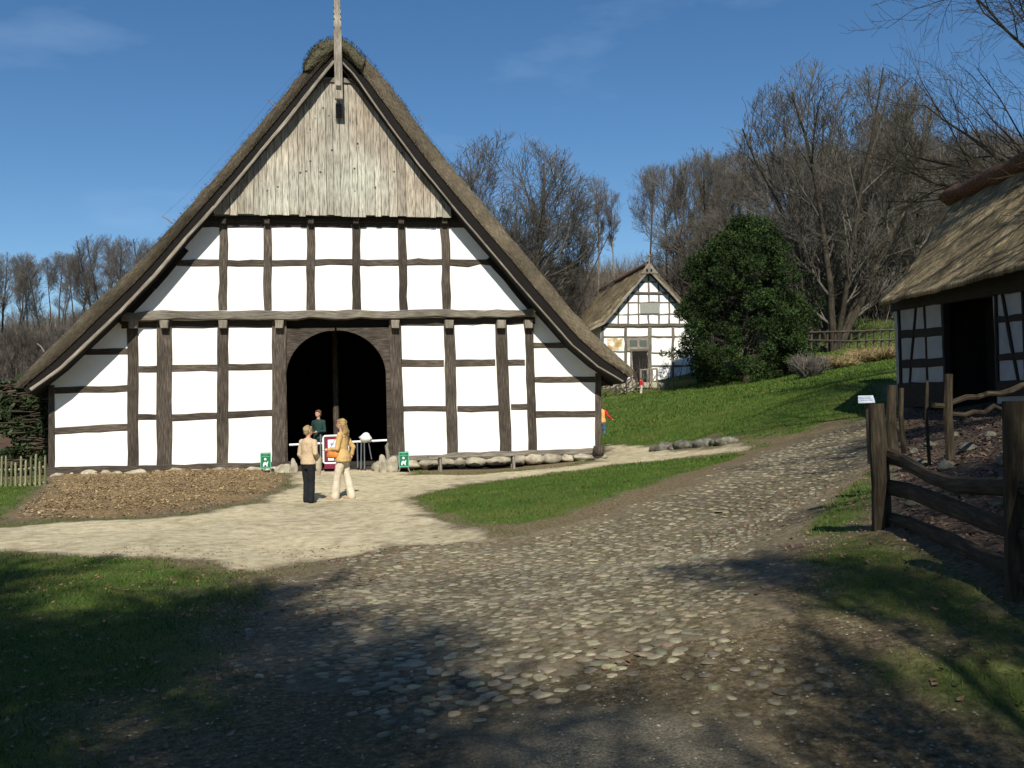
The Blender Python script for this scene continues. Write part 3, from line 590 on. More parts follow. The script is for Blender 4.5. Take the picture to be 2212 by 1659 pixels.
for a,b,wd in rails: tpart('rail',HF,H,a,b,wd,0,.022,.15,tint=random.uniform(.75,1.4),jit=.009)
tpart('sill_beam',HF,H,(101,1019),(628,1003),16,0,.07,.26,tint=1.1,jit=.02)
tpart('sill_beam',HF,H,(846,991),(1298,972),12,0,.07,.26,M_timber_light,tint=.8,jit=.02)
tpart('tie_beam',HF,H,(262,683),(1152,675),19,OU,.05,.34,M_timber_light,16,tint=.75,jit=.025)
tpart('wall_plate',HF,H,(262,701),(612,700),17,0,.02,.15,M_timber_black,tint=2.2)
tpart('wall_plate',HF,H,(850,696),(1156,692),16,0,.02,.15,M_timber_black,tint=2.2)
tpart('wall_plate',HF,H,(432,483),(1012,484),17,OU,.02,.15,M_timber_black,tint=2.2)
tpart('rail',HF,H,(368,567.5),(1064,567.5),14,OU,.022,.15,tint=1.1,jit=.02)
tpart('collar_beam',HF,H,(440,473),(1006,476),13,OU,.09,.25,M_timber_black,tint=1.5)
for xt,xb in ((482,482),(576.5,578),(671.5,671),(769,771),(867,872),(961,965)):
    tpart('stud',HF,H,(xt,470),(xb,668),18,OU,.035,.16,tint=random.uniform(.8,1.5),jit=.014)
for L in (in_L,in_R):      # principal rafters framing the upper gable
    pts=[(x,y) for x,y in L if 466<y<690]
    mb=MB(); q=[HF.P(x,y,OU) for x,y in pts]
    q=[(u,inner_z(u)-.16) for u,z in q]
    for a,b in zip(q,q[1:]): timber(mb,a,b,.2,.2,-OU-.03,-OU+.1,.8,.008)
    mb.build('principal_rafter',M_timber_black,H)
for x,y in ((286,698),(354,698),(481,698),(603,698),(854,698),(971,698),(1084,698),(1143,697)):
    tpart('console',HF,H,(x,691),(x,708),19,0,.24,.24,M_timber_light,16,tint=1.0,jit=.006)
for xt in (482,576.5,671.5,769,867,961):
    tpart('console',HF,H,(xt,472),(xt,482),14,OU,.20,.2,M_timber,11,tint=.8,jit=.006)
# ---- boarded gable, vertical boards of uneven width
mb=MB(); u=HF.P(440,463,OB)[0]; ue=HF.P(1006,470,OB)[0]; zb0=HF.P(725,466,OB)[1]; ztr=HF.P(725,168,OB)[1]
while u<ue:
    wd=random.uniform(.15,.27); c=u+wd/2; a0,a1=u+.006,min(u+wd-.006,ue); zt0,zt1=min(ztr,inner_z(a0)-.05),min(ztr,inner_z(a1)-.05)
    if min(zt0,zt1)>zb0+.08:
        yy=-OB+random.uniform(-.012,.012); zb=zb0+random.uniform(-.03,.03)
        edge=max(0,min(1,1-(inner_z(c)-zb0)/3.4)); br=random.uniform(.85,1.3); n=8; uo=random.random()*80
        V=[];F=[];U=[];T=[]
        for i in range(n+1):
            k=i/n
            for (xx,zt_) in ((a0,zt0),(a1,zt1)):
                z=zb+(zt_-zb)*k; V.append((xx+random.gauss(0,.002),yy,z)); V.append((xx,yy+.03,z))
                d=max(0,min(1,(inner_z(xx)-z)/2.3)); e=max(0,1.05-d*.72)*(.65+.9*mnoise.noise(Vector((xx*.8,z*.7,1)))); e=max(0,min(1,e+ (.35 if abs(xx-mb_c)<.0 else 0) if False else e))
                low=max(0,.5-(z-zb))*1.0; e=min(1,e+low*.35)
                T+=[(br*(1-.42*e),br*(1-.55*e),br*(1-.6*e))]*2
        for i in range(n):
            a=i*4
            F+=[(a,a+2,a+6,a+4),(a+3,a+1,a+5,a+7),(a+1,a,a+4,a+5),(a+2,a+3,a+7,a+6)]
            h0,h1=uo+(zt0-zb)*i/n,uo+(zt0-zb)*(i+1)/n
            for q in range(4): U.append([(h0,uo),(h0,uo+wd),(h1,uo+wd),(h1,uo)])
        F.append((0,1,3,2)); U.append([(uo,uo)]*4); F.append((n*4,n*4+2,n*4+3,n*4+1)); U.append([(uo,uo)]*4)
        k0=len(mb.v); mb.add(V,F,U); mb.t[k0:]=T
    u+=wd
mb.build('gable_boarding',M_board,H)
mb=MB(); uc=HF.P(727,200,OB)[0]; mb.prism([(u,z) for u,z in wall_poly(uc-3.8,uc+3.8,zb0+.05,ztr,OB,.08)],-OB+.035,-OB+.06); mb.build('gable_backing',M_timber_black,H)
tpart('gable_trim',HF,H,(686,170),(774,176),12,OB,.05,.09,M_timber_light,tint=.95)
# small triangle of dark boards behind the owl hole
mb=MB(); mb.prism([(uc-.75,ztr),(uc+.75,ztr),(uc,ztr+1.0)],.2,.25); mb.build('owl_hole_board',M_dark,H)
for a,b in (((716,136),(694,166)),((736,140),(760,170))): tpart('owl_hole_strut',HF,H,a,b,5,OB,.02,.05,M_timber_light)
# finial with carved rings
zq=[]
mb=MB(); A=HF.P(727.5,-14,OV+.25); B=HF.P(728.5,214,OV+.1); cx=A[0]
segs=[(214,17),(100,16.5),(68,16),(66,12),(60,12),(58,16),(47,16),(44,10),(40,15),(36,15),(32,10),(29,15),(24,15),(20,11),(14,15),(8,12),(0,15),(-8,10),(-14,6)]
rings=[]
for py,wpx in segs:
    p=HF.P(727.5,py,OV+.2); rings.append((cx+(p[0]-cx)*0,p[1],wpx/2150*27.2/2))
V=[];F=[];U=[]
for i,(x,z,r) in enumerate(rings):
    V+=[(x-r,-OV-.26-r*.0,z),(x+r,-OV-.26,z),(x+r,-OV-.12,z),(x-r,-OV-.12,z)]
for i in range(len(rings)-1):
    for k in range(4):
        a,b=i*4+k,i*4+(k+1)%4; F.append((a,a+4,b+4,b) ); U.append([(rings[i][1],k*.2),(rings[i+1][1],k*.2),(rings[i+1][1],k*.2+.2),(rings[i][1],k*.2+.2)])
F.append((0,1,2,3)); U.append([(0,0)]*4); q=len(V)-4; F.append((q+3,q+2,q+1,q)); U.append([(0,0)]*4)
mb.add(V,F,U,1.15); mb.build('carved_finial',M_timber_light,H)
zf=rings[0][1]; mb=MB(); mb.box((cx,-OV-.02,zf+.3),(.14,.5,.12)); mb.box((cx,-OB-.08,zf-.18),(.16,.22,.34)); mb.build('finial_bracket',M_timber,H)
# ---- doorway: recessed header, curved braces, interior
zA=HF.P(727,708,0)[1]; zsp=HF.P(727,812,0)[1]; zar=HF.P(727,713,0)[1]; zfl=HF.P(727,1010,0)[1]
uL=HF.P(620,900)[0]; uR=HF.P(836,900)[0]; um=(uL+uR)/2; hw=(uR-uL)/2
mb=MB(); mb.prism([(uD0+.02,zA-.0),(uD1-.02,zA-.0),(uD1-.02,zT0+.15),(uD0+.02,zT0+.15)],.10,.3,.6); mb.build('door_header',M_timber_black,H)
for s in (-1,1):
    pts=[(um+s*(hw+.10),zfl)] if False else []
    arc=[(um+s*hw*math.sin(t),zsp+(zar-zsp)*math.cos(t)) for t in np.linspace(0.02,math.pi/2,22)]
    poly=[(um+s*.002,zA)]+arc+[(um+s*(hw-.0),zfl-.2),(um+s*(hw+.14),zfl-.2),(um+s*(hw+.14),zA)]
    mb=MB(); P=poly if s>0 else poly
    n_=len(arc)
    # strips from the arc outwards so that every face stays convex
    for i in range(n_-1):
        a,b=arc[i],arc[i+1]; oa=(a[0],zA+.0) ; ob=(b[0],zA+.0)
        mb.prism([a,b,ob,oa],.03,.17,1.0)
    mb.prism([(um+s*hw,zfl-.2),(um+s*(hw+.16),zfl-.2),(um+s*(hw+.16),zA),(um+s*hw,zA)],.03,.17,1.0)
    mb.build('arch_brace',M_timber,H)
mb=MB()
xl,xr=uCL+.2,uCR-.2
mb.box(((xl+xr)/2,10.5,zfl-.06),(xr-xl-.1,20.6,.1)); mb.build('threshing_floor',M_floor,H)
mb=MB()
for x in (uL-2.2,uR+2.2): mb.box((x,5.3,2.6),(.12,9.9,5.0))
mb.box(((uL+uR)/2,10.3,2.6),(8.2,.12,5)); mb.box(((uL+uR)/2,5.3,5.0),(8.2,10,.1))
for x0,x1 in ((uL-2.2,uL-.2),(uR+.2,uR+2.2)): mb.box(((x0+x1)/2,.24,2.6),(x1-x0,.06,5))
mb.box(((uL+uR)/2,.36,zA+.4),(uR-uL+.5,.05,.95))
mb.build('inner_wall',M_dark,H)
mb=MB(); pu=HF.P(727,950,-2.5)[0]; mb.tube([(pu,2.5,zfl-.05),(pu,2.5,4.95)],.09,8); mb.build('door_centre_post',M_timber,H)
# side and rear walls so that the house holds up from a step aside
mb=MB(); hz=inner_z(uCL)-.04; mb.box((uCL+.09,11.1,(hz+FL)/2),(.14,21.9,hz-FL)); hz=inner_z(uCR)-.04; mb.box((uCR-.09,11.1,(hz+FL)/2),(.14,21.9,hz-FL))
mb.prism(wall_poly(uCL+.1,uCR-.1,FL,ai[1]-.3,0,.1),21.7,21.85); mb.build('plaster_wall',M_plaster,H)
for uc_,sg in ((uCL,-1),(uCR,1)):
    mb=MB()
    hz=inner_z(uc_)-.08
    for y in np.arange(1.8,22,1.8): mb.box((uc_+sg*.0,y,(hz+FL)/2),(.1,.2,hz-FL))
    for z in (FL+.9,FL+1.9): mb.box((uc_+sg*.0,11,z),(.06,21.5,.15))
    mb.build('side_framing',M_timber,H)
# foundation of boulders (left) and flat slabs (right)
random.seed(4); px=112; k=0
while px<618:
    wpx=random.uniform(22,52); c=HF.P(px+wpx/2,1030-(px-112)*.028,.04); rw=wpx/2150*27/2*1.08
    mb=MB(); mb.ball((c[0],-.05,c[1]-.03),(rw,.22,random.uniform(.13,.19)),14,9,.35,k,random.uniform(.8,1.25)); mb.build('foundation_stone',M_stone,H,True); px+=wpx*.97; k+=1
px=852
while px<1290:
    wpx=random.uniform(26,60); c=HF.P(px+wpx/2,1003-(px-852)*.040,.06); rw=wpx/2150*28.6/2*1.1
    mb=MB(); mb.ball((c[0],-.04,c[1]-.02),(rw,.24,random.uniform(.11,.17)),14,9,.4,k+30,random.uniform(.85,1.2)); mb.build('foundation_stone',M_stone,H,True); px+=wpx*.93; k+=1
# ridge sticks and lightning wire on the left slope
for (a,b) in (((372,483),(350,468)),((96,760),(80,742)),((590,228),(578,214)),((912,262),(905,250))):
    A=HF.P(*a,.3); B=HF.P(*b,.3); mb=MB(); mb.tube([(A[0],-.3,A[1]),((A[0]+B[0])/2,-.3,(A[1]+B[1])/2+.04),(B[0],-.32,B[1])],[.022,.018,.014],5); mb.build('roof_stick',M_timber_light,H)
mb=MB(); pts=[HF.P(x,y,.3) for x,y in ((655,140),(586,214),(500,318),(400,424),(350,468))]; mb.tube([(p[0],-.3,p[1]) for p in pts],.003,3); mb.build('lightning_wire',M_timber,H)

# ================================================================== small half-timbered house up the slope
random.seed(21)
b0=gp(1400,836,66); SF=Frame((b0.x,b0.y,0),R(8.3)); S=empty('timbered_cottage',(b0.x,b0.y,0),R(8.3)); zg=3.3
tag(S,'small white half-timbered house with thatched roof on the slope beside the evergreen','house')
pl=lambda x,y,o=0: SF.P(x,y,o)
eL=pl(1283,703); eR=pl(1521,705); ap=pl(1402,574); zbm=pl(1402,702)[1]
vL=pl(1300,800)[0]; vR=pl(1507,800)[0]
slopeL=[pl(1402,570,.5),pl(1350,628,.5),pl(1300,688,.5),pl(1262,706,.5)]; inL=[pl(1402,582,.5),pl(1354,638,.5),pl(1304,698,.5),pl(1270,714,.5)]
slopeR=[pl(1402,570,.5),pl(1452,621,.5),pl(1508,678,.5),pl(1545,704,.5)]; inR=[pl(1402,582,.5),pl(1446,628,.5),pl(1500,688,.5),pl(1538,712,.5)]
for a,b in ((slopeL,inL),(slopeR,inR)): thatch('thatched_roof',a,b,-.5,13,M_thatch2,S,.62,.35,.05)
for L,m_ in ((inL,M_timber_light),(inR,M_timber_light)):
    mb=MB()
    for a,b in zip(L,L[1:]): timber(mb,a,b,.2,.2,-.53,-.47,1.0,.01,1)
    mb.build('bargeboard',m_,S)
mb=MB(); apx=slopeL[0]; mb.tube([(apx[0],-.2,apx[1]-.02),(apx[0],13.1,apx[1]+.02)],.22,8,jit=.1); mb.build('ridge_cap',M_heather,S)
mb=MB(); mb.prism([(vL,zg-.2),(vR,zg-.2),(vR,zbm)]+[(p[0],p[1]-.12) for p in (inR[2],inR[1])]+[(apx[0],inL[0][1]-.1)]+[(p[0],p[1]-.12) for p in (inL[1],inL[2])]+[(vL,zbm)],0,.2)
mb.box((vL+.12,6.5,(zg+zbm)/2),(.2,12.5,zbm-zg)); mb.box((vR-.12,6.5,(zg+zbm)/2),(.2,12.5,zbm-zg)); mb.build('plaster_wall',M_plaster,S)
mb=MB(); mb.prism([(vL+.1,zg),(vR-.1,zg),(vR-.1,zbm),(apx[0],apx[1]-.6),(vL+.1,zbm)],12.6,12.8); mb.build('rear_wall',M_plaster,S)
def sp(name,a,b,wd,proud=.04,m_=None,tint=None): return tpart(name,SF,S,a,b,wd,0,proud,proud+.03,m_ or M_timber_light,tint=tint or random.uniform(.5,.8),jit=.02)
sp('tie_beam',(1300,702),(1512,702),6.5,.12)
for x in (1302,1352,1404,1454,1505): sp('post',(x,706),(x,836),6 if x!=1404 else 8,.07)
sp('rail',(1305,727.5),(1503,728),3.5); sp('rail',(1408,762),(1503,762),3.5); sp('rail',(1408,791),(1503,791),3.5); sp('rail',(1305,760),(1350,760),3.5); sp('rail',(1305,795),(1350,795),3.5)
sp('collar_beam',(1352,632.5),(1452,632.5),4.5,.10,M_timber_light,.6)
for x,t in ((1336,655),(1357,634),(1380,634),(1401.5,600),(1423.6,634),(1445.7,634),(1468,655)): sp('stud',(x,t),(x,699),3.4,.045)
for x in (1380,1401.5,1423.6): sp('stud',(x,592),(x,630),3.2,.045)
sp('rail',(1338,653.5),(1470,653.5),3,.03); sp('rail',(1318,679),(1490,679),3,.03); sp('rail',(1366,609),(1438,609),3,.03)
mb=MB(); a,b=pl(1354,730,.06),pl(1401,758,.06); mb.box(((a[0]+b[0])/2,-.05,(a[1]+b[1])/2),(b[0]-a[0],.07,a[1]-b[1])); fw=mb.build('window_frame',M_timber_light,S)
for x0,x1 in ((1360,1377),(1381,1397)):
    a,b=pl(x0,735,.09),pl(x1,748,.09); mb=MB(); mb.box(((a[0]+b[0])/2,-.095,(a[1]+b[1])/2),(b[0]-a[0],.02,a[1]-b[1])); mb.build('pane',flat('old_glass',(.10,.12,.11),.15),fw)
a,b=pl(1383,655,.06),pl(1425,677,.06); mb=MB(); mb.box(((a[0]+b[0])/2,-.06,(a[1]+b[1])/2),(b[0]-a[0],.05,a[1]-b[1])); mb.build('hatch_shutter',flat('grey_shutter',(.28,.29,.25),.9,.3),S)
a,b=pl(1312,731,.02),pl(1347,756,.02); mb=MB(); mb.box(((a[0]+b[0])/2,-.012,(a[1]+b[1])/2),(b[0]-a[0],.02,a[1]-b[1])); mb.build('clay_panel',M_ochre,S)
a,b=pl(1366,760,.05),pl(1400,826,.05); mb=MB(); mb.box(((a[0]+b[0])/2,-.03,(a[1]+b[1])/2),(b[0]-a[0],.05,a[1]-b[1])); dd=mb.build('open_doorway',M_dark,S)
for x in (1364,1402): sp('door_frame',(x,757),(x,828),4,.11)
sp('door_frame',(1361,757),(1405,757),5,.11)
a=pl(1402,552,.55); b=pl(1402,590,.55); mb=MB(); mb.prism([pl(1384,591,.55),pl(1422,591,.55),pl(1402,566,.55)],-.58,-.545); mb.tube([(a[0],-.57,a[1]),(a[0],-.57,b[1])],.06,6); mb.ball((a[0],-.57,a[1]),.11,8,6); mb.build('carved_finial',M_timber_light,S)
for x in (1398,1407):
    a=pl(x,584,.6); mb=MB(); mb.ball((a[0],-.585,a[1]),(.08,.012,.12),8,6); mb.build('gable_hole',M_dark,S)
# terrace, steps and hand rail of the cottage
W2=lambda px,py,Y: gp(px,py,Y)
st=empty('stone_steps',W2(1345,850,63)); st.location.z=0; tag(st,'stone steps with wooden handrail climbing to the small house door','steps')
ox,oy=st.location.x,st.location.y; mb=MB()
for i in range(8):
    p=W2(1312+i*8.5,868-i*5.6,62.5+i*.28); q=p.z; mb.box((p.x-ox,p.y-oy+.6,q-.5),(.34,1.6,1.0),0,random.uniform(.8,1.2))
mb.build('steps',M_stone,st)
mb=MB(); a=W2(1302,824,64.8); b=W2(1372,824,64.8); mb.box(((a.x+b.x)/2-ox,65.1-oy,(a.z+W2(1302,870,64.8).z)/2),(b.x-a.x,.5,a.z-W2(1302,874,64.8).z)); mb.build('retaining_wall',M_stone,st)
mb=MB(); 
def rl(*pts,r=.045): mb.tube([(p.x-ox,p.y-oy,p.z) for p in pts],r,5)
rl(W2(1303,850,62),W2(1372,812,64)); rl(W2(1303,870,62),W2(1384,828,64)); rl(W2(1303,838,62.6),W2(1368,806,64.4))
for x,y in ((1308,848),(1330,836),(1352,825),(1374,812)): rl(W2(x,y-2,62.5),W2(x+2,y+24,62.5),r=.05)
mb.build('handrail',M_timber,st)
pr=empty('porch_railing',W2(1400,830,64.3)); tag(pr,'wooden railing with posts before the small house door','railing'); ox,oy,oz=pr.location
mb=MB(); mb.tube([(W2(1383,800,64.3).x-ox,0,W2(1383,800,64.3).z-oz),(W2(1420,796,64.3).x-ox,0,W2(1420,796,64.3).z-oz)],.06,5); mb.build('rail',M_timber_light,pr)
for x in (1384,1399,1407,1419):
    mb=MB(); a=W2(x,797,64.3); b=W2(x,836,64.3); mb.tube([(a.x-ox,0,a.z-oz),(b.x-ox,0,b.z-oz)],.07 if x!=1407 else .12,6); mb.build('post',M_timber_light,pr)
mb=MB(); a=W2(1402,832,64.5); mb.box((a.x-ox,.2,a.z-oz),(1.9,1.0,.35)); mb.build('doorstep',M_stone,pr)

# ================================================================== barn on the right
random.seed(31)
# frame: x runs away from the camera along the wall; facade faces left (-X)
BA=math.atan2(1,-.026)            # direction of the wall seen from above (going away)
# for an outward normal facing left/-X, local x must run towards the camera
BFr=Frame((9.8,25.0,0),BA+math.pi)
B=empty('thatched_barn',(9.8,25.0,0),BA+math.pi); tag(B,'dark half-timbered barn with golden thatched roof and black doorway at the right','barn')
bp=lambda x,y,o=0: BFr.P(x,y,o)
print('barn frame', bp(1938,870), bp(2212,840), bp(1898,655,.5), BFr.n)
x0=bp(1936,800)[0]; x1=11.0; zb=1.5
def bline(y0_,yR):   # height line from corner px 1938 to px 2212 and on
    a=bp(1938,y0_); b=bp(2205,yR); s=(b[1]-a[1])/(b[0]-a[0]); return lambda x: a[1]+s*(x-a[0])
eav=bline(655,590); sill=bline(850,838)
mb=MB(); dl=bp(2033,700)[0]; dr=bp(2147,700)[0]
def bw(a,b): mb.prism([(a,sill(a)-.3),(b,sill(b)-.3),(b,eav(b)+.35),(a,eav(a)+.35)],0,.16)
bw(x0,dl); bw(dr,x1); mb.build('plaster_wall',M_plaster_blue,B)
mb=MB(); mb.prism([(dl,sill(dl)-.3),(dr,sill(dr)-.3),(dr,eav(dr)+.3),(dl,eav(dl)+.3)],1.0,1.1); mb.box(((dl+dr)/2,.5,1.5),(dr-dl,1.0,.1)); mb.box((dl,.6,3),(.08,1,3.2)); mb.box((dr,.6,3),(.08,1,3.2)); mb.build('open_doorway',M_dark,B)
def bt(name,a,b,wd,proud=.03,tint=1.0): return tpart(name,BFr,B,a,b,wd,0,proud,proud+.1,M_timber_black,tint=tint)
bt('post',(1938,652),(1945,866),9,.05); bt('post',(2034,634),(2040,862),9,.05); bt('post',(2147,612),(2153,850),9,.05); bt('post',(2206,600),(2213,845),9,.05)
bt('stud',(1994,646),(2003,850),6.5); bt('rail',(1940,723),(2034,715),8); bt('rail',(1942,787),(2038,781),8); bt('rail',(2150,691),(2213,684),8); bt('rail',(2152,773),(2213,768),8)
bt('sill_beam',(1940,854),(2040,853),24,.06); bt('sill_beam',(2152,840),(2213,838),18,.06)
bt('brace',(1977,652),(1961,846),5.5,.045); bt('brace',(2159,622),(2198,832),7,.045)
bt('eaves_beam',(1925,656),(2213,606),18,.10)
for i in range(4):     # the wall goes on towards the camera, outside the picture
    x=6.9+i*1.25; mb=MB(); timber(mb,(x,sill(x)),(x,eav(x)),.14,.14,-.05,.1,1.0); mb.build('post',M_timber_black,B)
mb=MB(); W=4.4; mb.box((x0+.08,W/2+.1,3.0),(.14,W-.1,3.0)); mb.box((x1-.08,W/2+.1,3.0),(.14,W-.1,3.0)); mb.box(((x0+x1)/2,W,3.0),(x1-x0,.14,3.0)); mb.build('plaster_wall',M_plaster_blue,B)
# roof: front slope follows the measured eaves and ridge; built as a grid with a concave far edge
def barn_roof():
    eo=.62
    e0=bp(1898,652,eo); e1=bp(2212,570,eo); 
    RO=-2.15      # ridge lies this far behind the wall
    r0=bp(2066,424,RO); r1=bp(2212,356,RO)
    es=(e1[1]-e0[1])/(e1[0]-e0[0]); rs=(r1[1]-r0[1])/(r1[0]-r0[0])
    def surf(k,j,th=0):   # k 0..1 eave->ridge, j along
        xa=e0[0]+.0; xb=r0[0]
        xst=xa+(xb-xa)*k - .10*math.sin(math.pi*k)*-1
        x=xst+(11.6-xst)*j
        ze=e0[1]+es*(x-e0[0]); zr=r0[1]+rs*(x-r0[0])
        z=ze+(zr-ze)*(k**1.12) ; y=-eo+( -RO+eo)*k
        return (x,y,z)
    nk,nj=26,60; V=[];U=[];T=[];F=[]
    for back in (0,1):
        for i in range(nk+1):
            for j in range(nj+1):
                k=i/nk; p=Vector(surf(k,(j/nj)**1.0))
                q=mnoise.fractal(Vector((p.x*2,p.y*3,p.z*3+back*9)),.8,2,4)*.035
                rag=(.02*mnoise.noise(Vector((p.x*9,1,1))) if i==0 else 0)
                if back: p.y=-RO*2-p.y*1.0
                V.append((p.x,p.y,p.z+q+rag)); U.append((k*3.6,p.x+back*20)); T.append(random.uniform(.8,1.2)*(1+.5*mnoise.noise(p*1.3)))
    n1=(nk+1)*(nj+1)
    for b_ in (0,1):
        for i in range(nk):
            for j in range(nj):
                a=b_*n1+i*(nj+1)+j; f=(a,a+1,a+nj+2,a+nj+1); F.append(f if not b_ else f[::-1])
    # underside, parallel and .3 below, eave edge and end edges
    m0=len(V)
    for k in range(m0): v=V[k]; ins=.0; V.append((v[0]+(.02 if v[0]<9 else 0),v[1],v[2]-.11)); U.append(U[k]); T.append(T[k]*.8)
    for f in list(F): F.append(tuple(m0+a for a in f[::-1]))
    for b_ in (0,1):
        for j in range(nj): a=b_*n1+j; F.append((a+1,a,m0+a,m0+a+1) if not b_ else (a,a+1,m0+a+1,m0+a))
        for i in range(nk):
            for jj in (0,nj): a=b_*n1+i*(nj+1)+jj; F.append((a,a+nj+1,m0+a+nj+1,m0+a))
    # straw tufts lying on the slope
    for _ in range(16000):
        k=random.uniform(.05,1); j=random.random(); p=Vector(surf(k,j)); d=(Vector(surf(max(0,k-.05),j))-p).normalized(); L=random.uniform(.05,.13); c=len(V)
        d+=Vector((random.gauss(0,.25),random.gauss(0,.1),random.gauss(.04,.08))); p.z+=.01; w_=.008
        V+=[(p.x-w_,p.y,p.z),(p.x+w_,p.y,p.z),tuple(p+d*L+Vector((0,0,.03)))]; F.append((c,c+1,c+2)); U+=[(p.z*3,p.x*9)]*3; T+=[random.uniform(.7,1.7)]*3
    me=bpy.data.meshes.new('thatched_roof'); me.from_pydata([tuple(v) for v in V],[],F); ul=me.uv_layers.new(name='UVMap')
    li=np.zeros(len(me.loops),np.int32); me.loops.foreach_get('vertex_index',li); ul.data.foreach_set('uv',np.array(U,np.float32)[li].ravel())
    c=me.color_attributes.new('tint','FLOAT_COLOR','POINT'); c.data.foreach_set('color',np.array([(t,t,t,1) for t in T],np.float32).ravel())
    link('thatched_roof',me,M_thatch2,B,True)
    # heather ridge saddle
    mb=MB(); pts=[]; 
    for i in range(30):
        x=r0[0]-.05+(11.7-r0[0])*i/29; z=r0[1]+rs*(x-r0[0]); pts.append((x,-RO,z-.02+.03*math.sin(i*1.7)))
    mb.tube(pts,[.24+.03*math.sin(i*2.3) for i in range(30)],12,jit=.12,flat_=(1.9,1)); mb.build('heather_ridge',M_heather,B,True)
barn_roof()

# ================================================================== fences
random.seed(41)
def gpt(px,py,Y): return gp(px,py,Y)
F1=empty('rail_fence',(3.3,9,.45)); tag(F1,'dark weathered split-rail fence with thick posts in the right foreground','fence')
o1=Vector(F1.location)
def fpart(name,pts,rad,parent,org,m_=M_fence,sides=8,jit=.12,fl=None):
    mb=MB(); q=[tuple(Vector(p)-org) for p in pts]; mb.tube(q,rad,sides,jit=jit,flat_=fl); return mb.build(name,m_,parent,False)
fpart('post',[gpt(1906,1165,9),gpt(1903,1050,9),gpt(1898,960,9),gpt(1893,872,9)],[.085,.082,.08,.068],F1,o1,sides=10)
fpart('post',[gpt(2203,1310,6.1),gpt(2200,1150,6.1),gpt(2195,1000,6.1),gpt(2190,866,6.1)],[.085,.08,.078,.07],F1,o1,sides=10)
fpart('post',[gpt(2700,1600,3.9),gpt(2690,1200,3.9),gpt(2680,840,3.9)],.075,F1,o1)
def bez(a,b,sag,n=9,wv=.02):
    a=Vector(a);b=Vector(b); return [a.lerp(b,i/n)+Vector((0,random.gauss(0,wv*.5),random.gauss(0,wv)-sag*math.sin(math.pi*i/n))) for i in range(n+1)]
fpart('rail',[gpt(1912,980,9.05),gpt(1950,995,8.7),gpt(2010,1030,8.0),gpt(2060,1047,7.45),gpt(2130,1050,6.8),gpt(2200,1052,6.15)],[.075,.066,.06,.06,.062,.066],F1,o1,fl=(.6,1))
fpart('rail',[gpt(1915,1052,9.05),gpt(1970,1062,8.5),gpt(2060,1098,7.5),gpt(2120,1122,6.85),gpt(2205,1150,6.15)],[.07,.075,.078,.07,.068],F1,o1,fl=(.6,1))
fpart('rail',[gpt(1915,1118,9.05),gpt(1970,1134,8.5),gpt(2060,1172,7.5),gpt(2130,1206,6.85),gpt(2205,1240,6.15)],[.06,.064,.07,.068,.066],F1,o1,fl=(.6,1))
for y0_,y1_ in ((1052,1052),(1155,1250),(1245,1420)): fpart('rail',[gpt(2200,y0_,6.1),gpt(2400,(y0_+y1_)/2+20,5.0),gpt(2690,y1_+60,3.95)],.055,F1,o1,fl=(.6,1))
# second fence behind, running away to the barn
F2=empty('pole_fence',tuple(gpt(1935,960,11.5))); o2=Vector(F2.location); tag(F2,'mossy pole fence with crooked posts behind the split-rail fence','fence')
for (x,yt,yb,Y,r) in ((1927,832,985,11.5,.06),(1948,838,960,11.6,.03),(2003,822,985,12.5,.022),(2050,808,990,12,.055)):
    fpart('post',[gpt(x+5,yb+20,Y),gpt(x-2,(yt+yb)/2,Y),gpt(x,yt,Y)],[r*1.1,r,r*.85],F2,o2)
fpart('rail',bez(gpt(2015,880,12),gpt(2230,828,12.2),.0),.034,F2,o2)
fpart('rail',bez(gpt(2040,896,12),gpt(2230,862,12.2),.03),.028,F2,o2)
# stones in the enclosure
for i,(x,y,s) in enumerate(((1990,1005,.13),(2010,960,.1),(1975,975,.09),(2085,1062,.10),(2045,1010,.12),(2120,1060,.1),(2150,1090,.08),(1968,1090,.07),(2170,1000,.12),(2090,970,.13),(2060,940,.1),(2140,940,.1))):
    h=hit(x,y+8); mb=MB(); mb.ball((0,0,s*.3),(s,s*.7,s*.5),12,8,.5,i,random.uniform(.6,1.2)); o=mb.build('field_stone',M_stone_dark,None,True); o.location=(h[0],h[1],zt(*h)+.02); o.rotation_euler.z=random.random()*6
    tag(o,'grey field stone lying on the leafy ground behind the rail fence','stone','loose stones behind the rail fence')
# row of boulders at the lawn edge
for i,x in enumerate((1422,1440,1460,1480,1502,1522,1548,1572)):
    h=hit(x,974-i*2.4); s=random.uniform(.16,.38); mb=MB(); mb.ball((0,0,.0),(s*1.1,s*.8,s*.6),14,9,.45,i+50,random.uniform(.7,1.1)); o=mb.build('boulder',M_stone_dark,None,True); o.location=(h[0],h[1],zt(*h)+.03)
    tag(o,'mossy grey boulder in the row along the lower lawn edge','boulder','boulders edging the lawn beside the path')
# far rustic fence on the slope
F3=empty('slope_fence',tuple(gpt(1840,745,52))); o3=Vector(F3.location); tag(F3,'low brown wooden fence on the slope beneath the big bare tree','fence')
for x in range(1752,1940,17): fpart('post',[gpt(x,752,52),gpt(x+2,712,52)],.07,F3,o3,M_timber,5)
fpart('rail',[gpt(1748,718,51.9),gpt(1840,716,51.9),gpt(1940,712,51.9)],.05,F3,o3,M_timber,5); fpart('rail',[gpt(1748,735,51.9),gpt(1840,737,51.9),gpt(1940,733,51.9)],.05,F3,o3,M_timber,5)
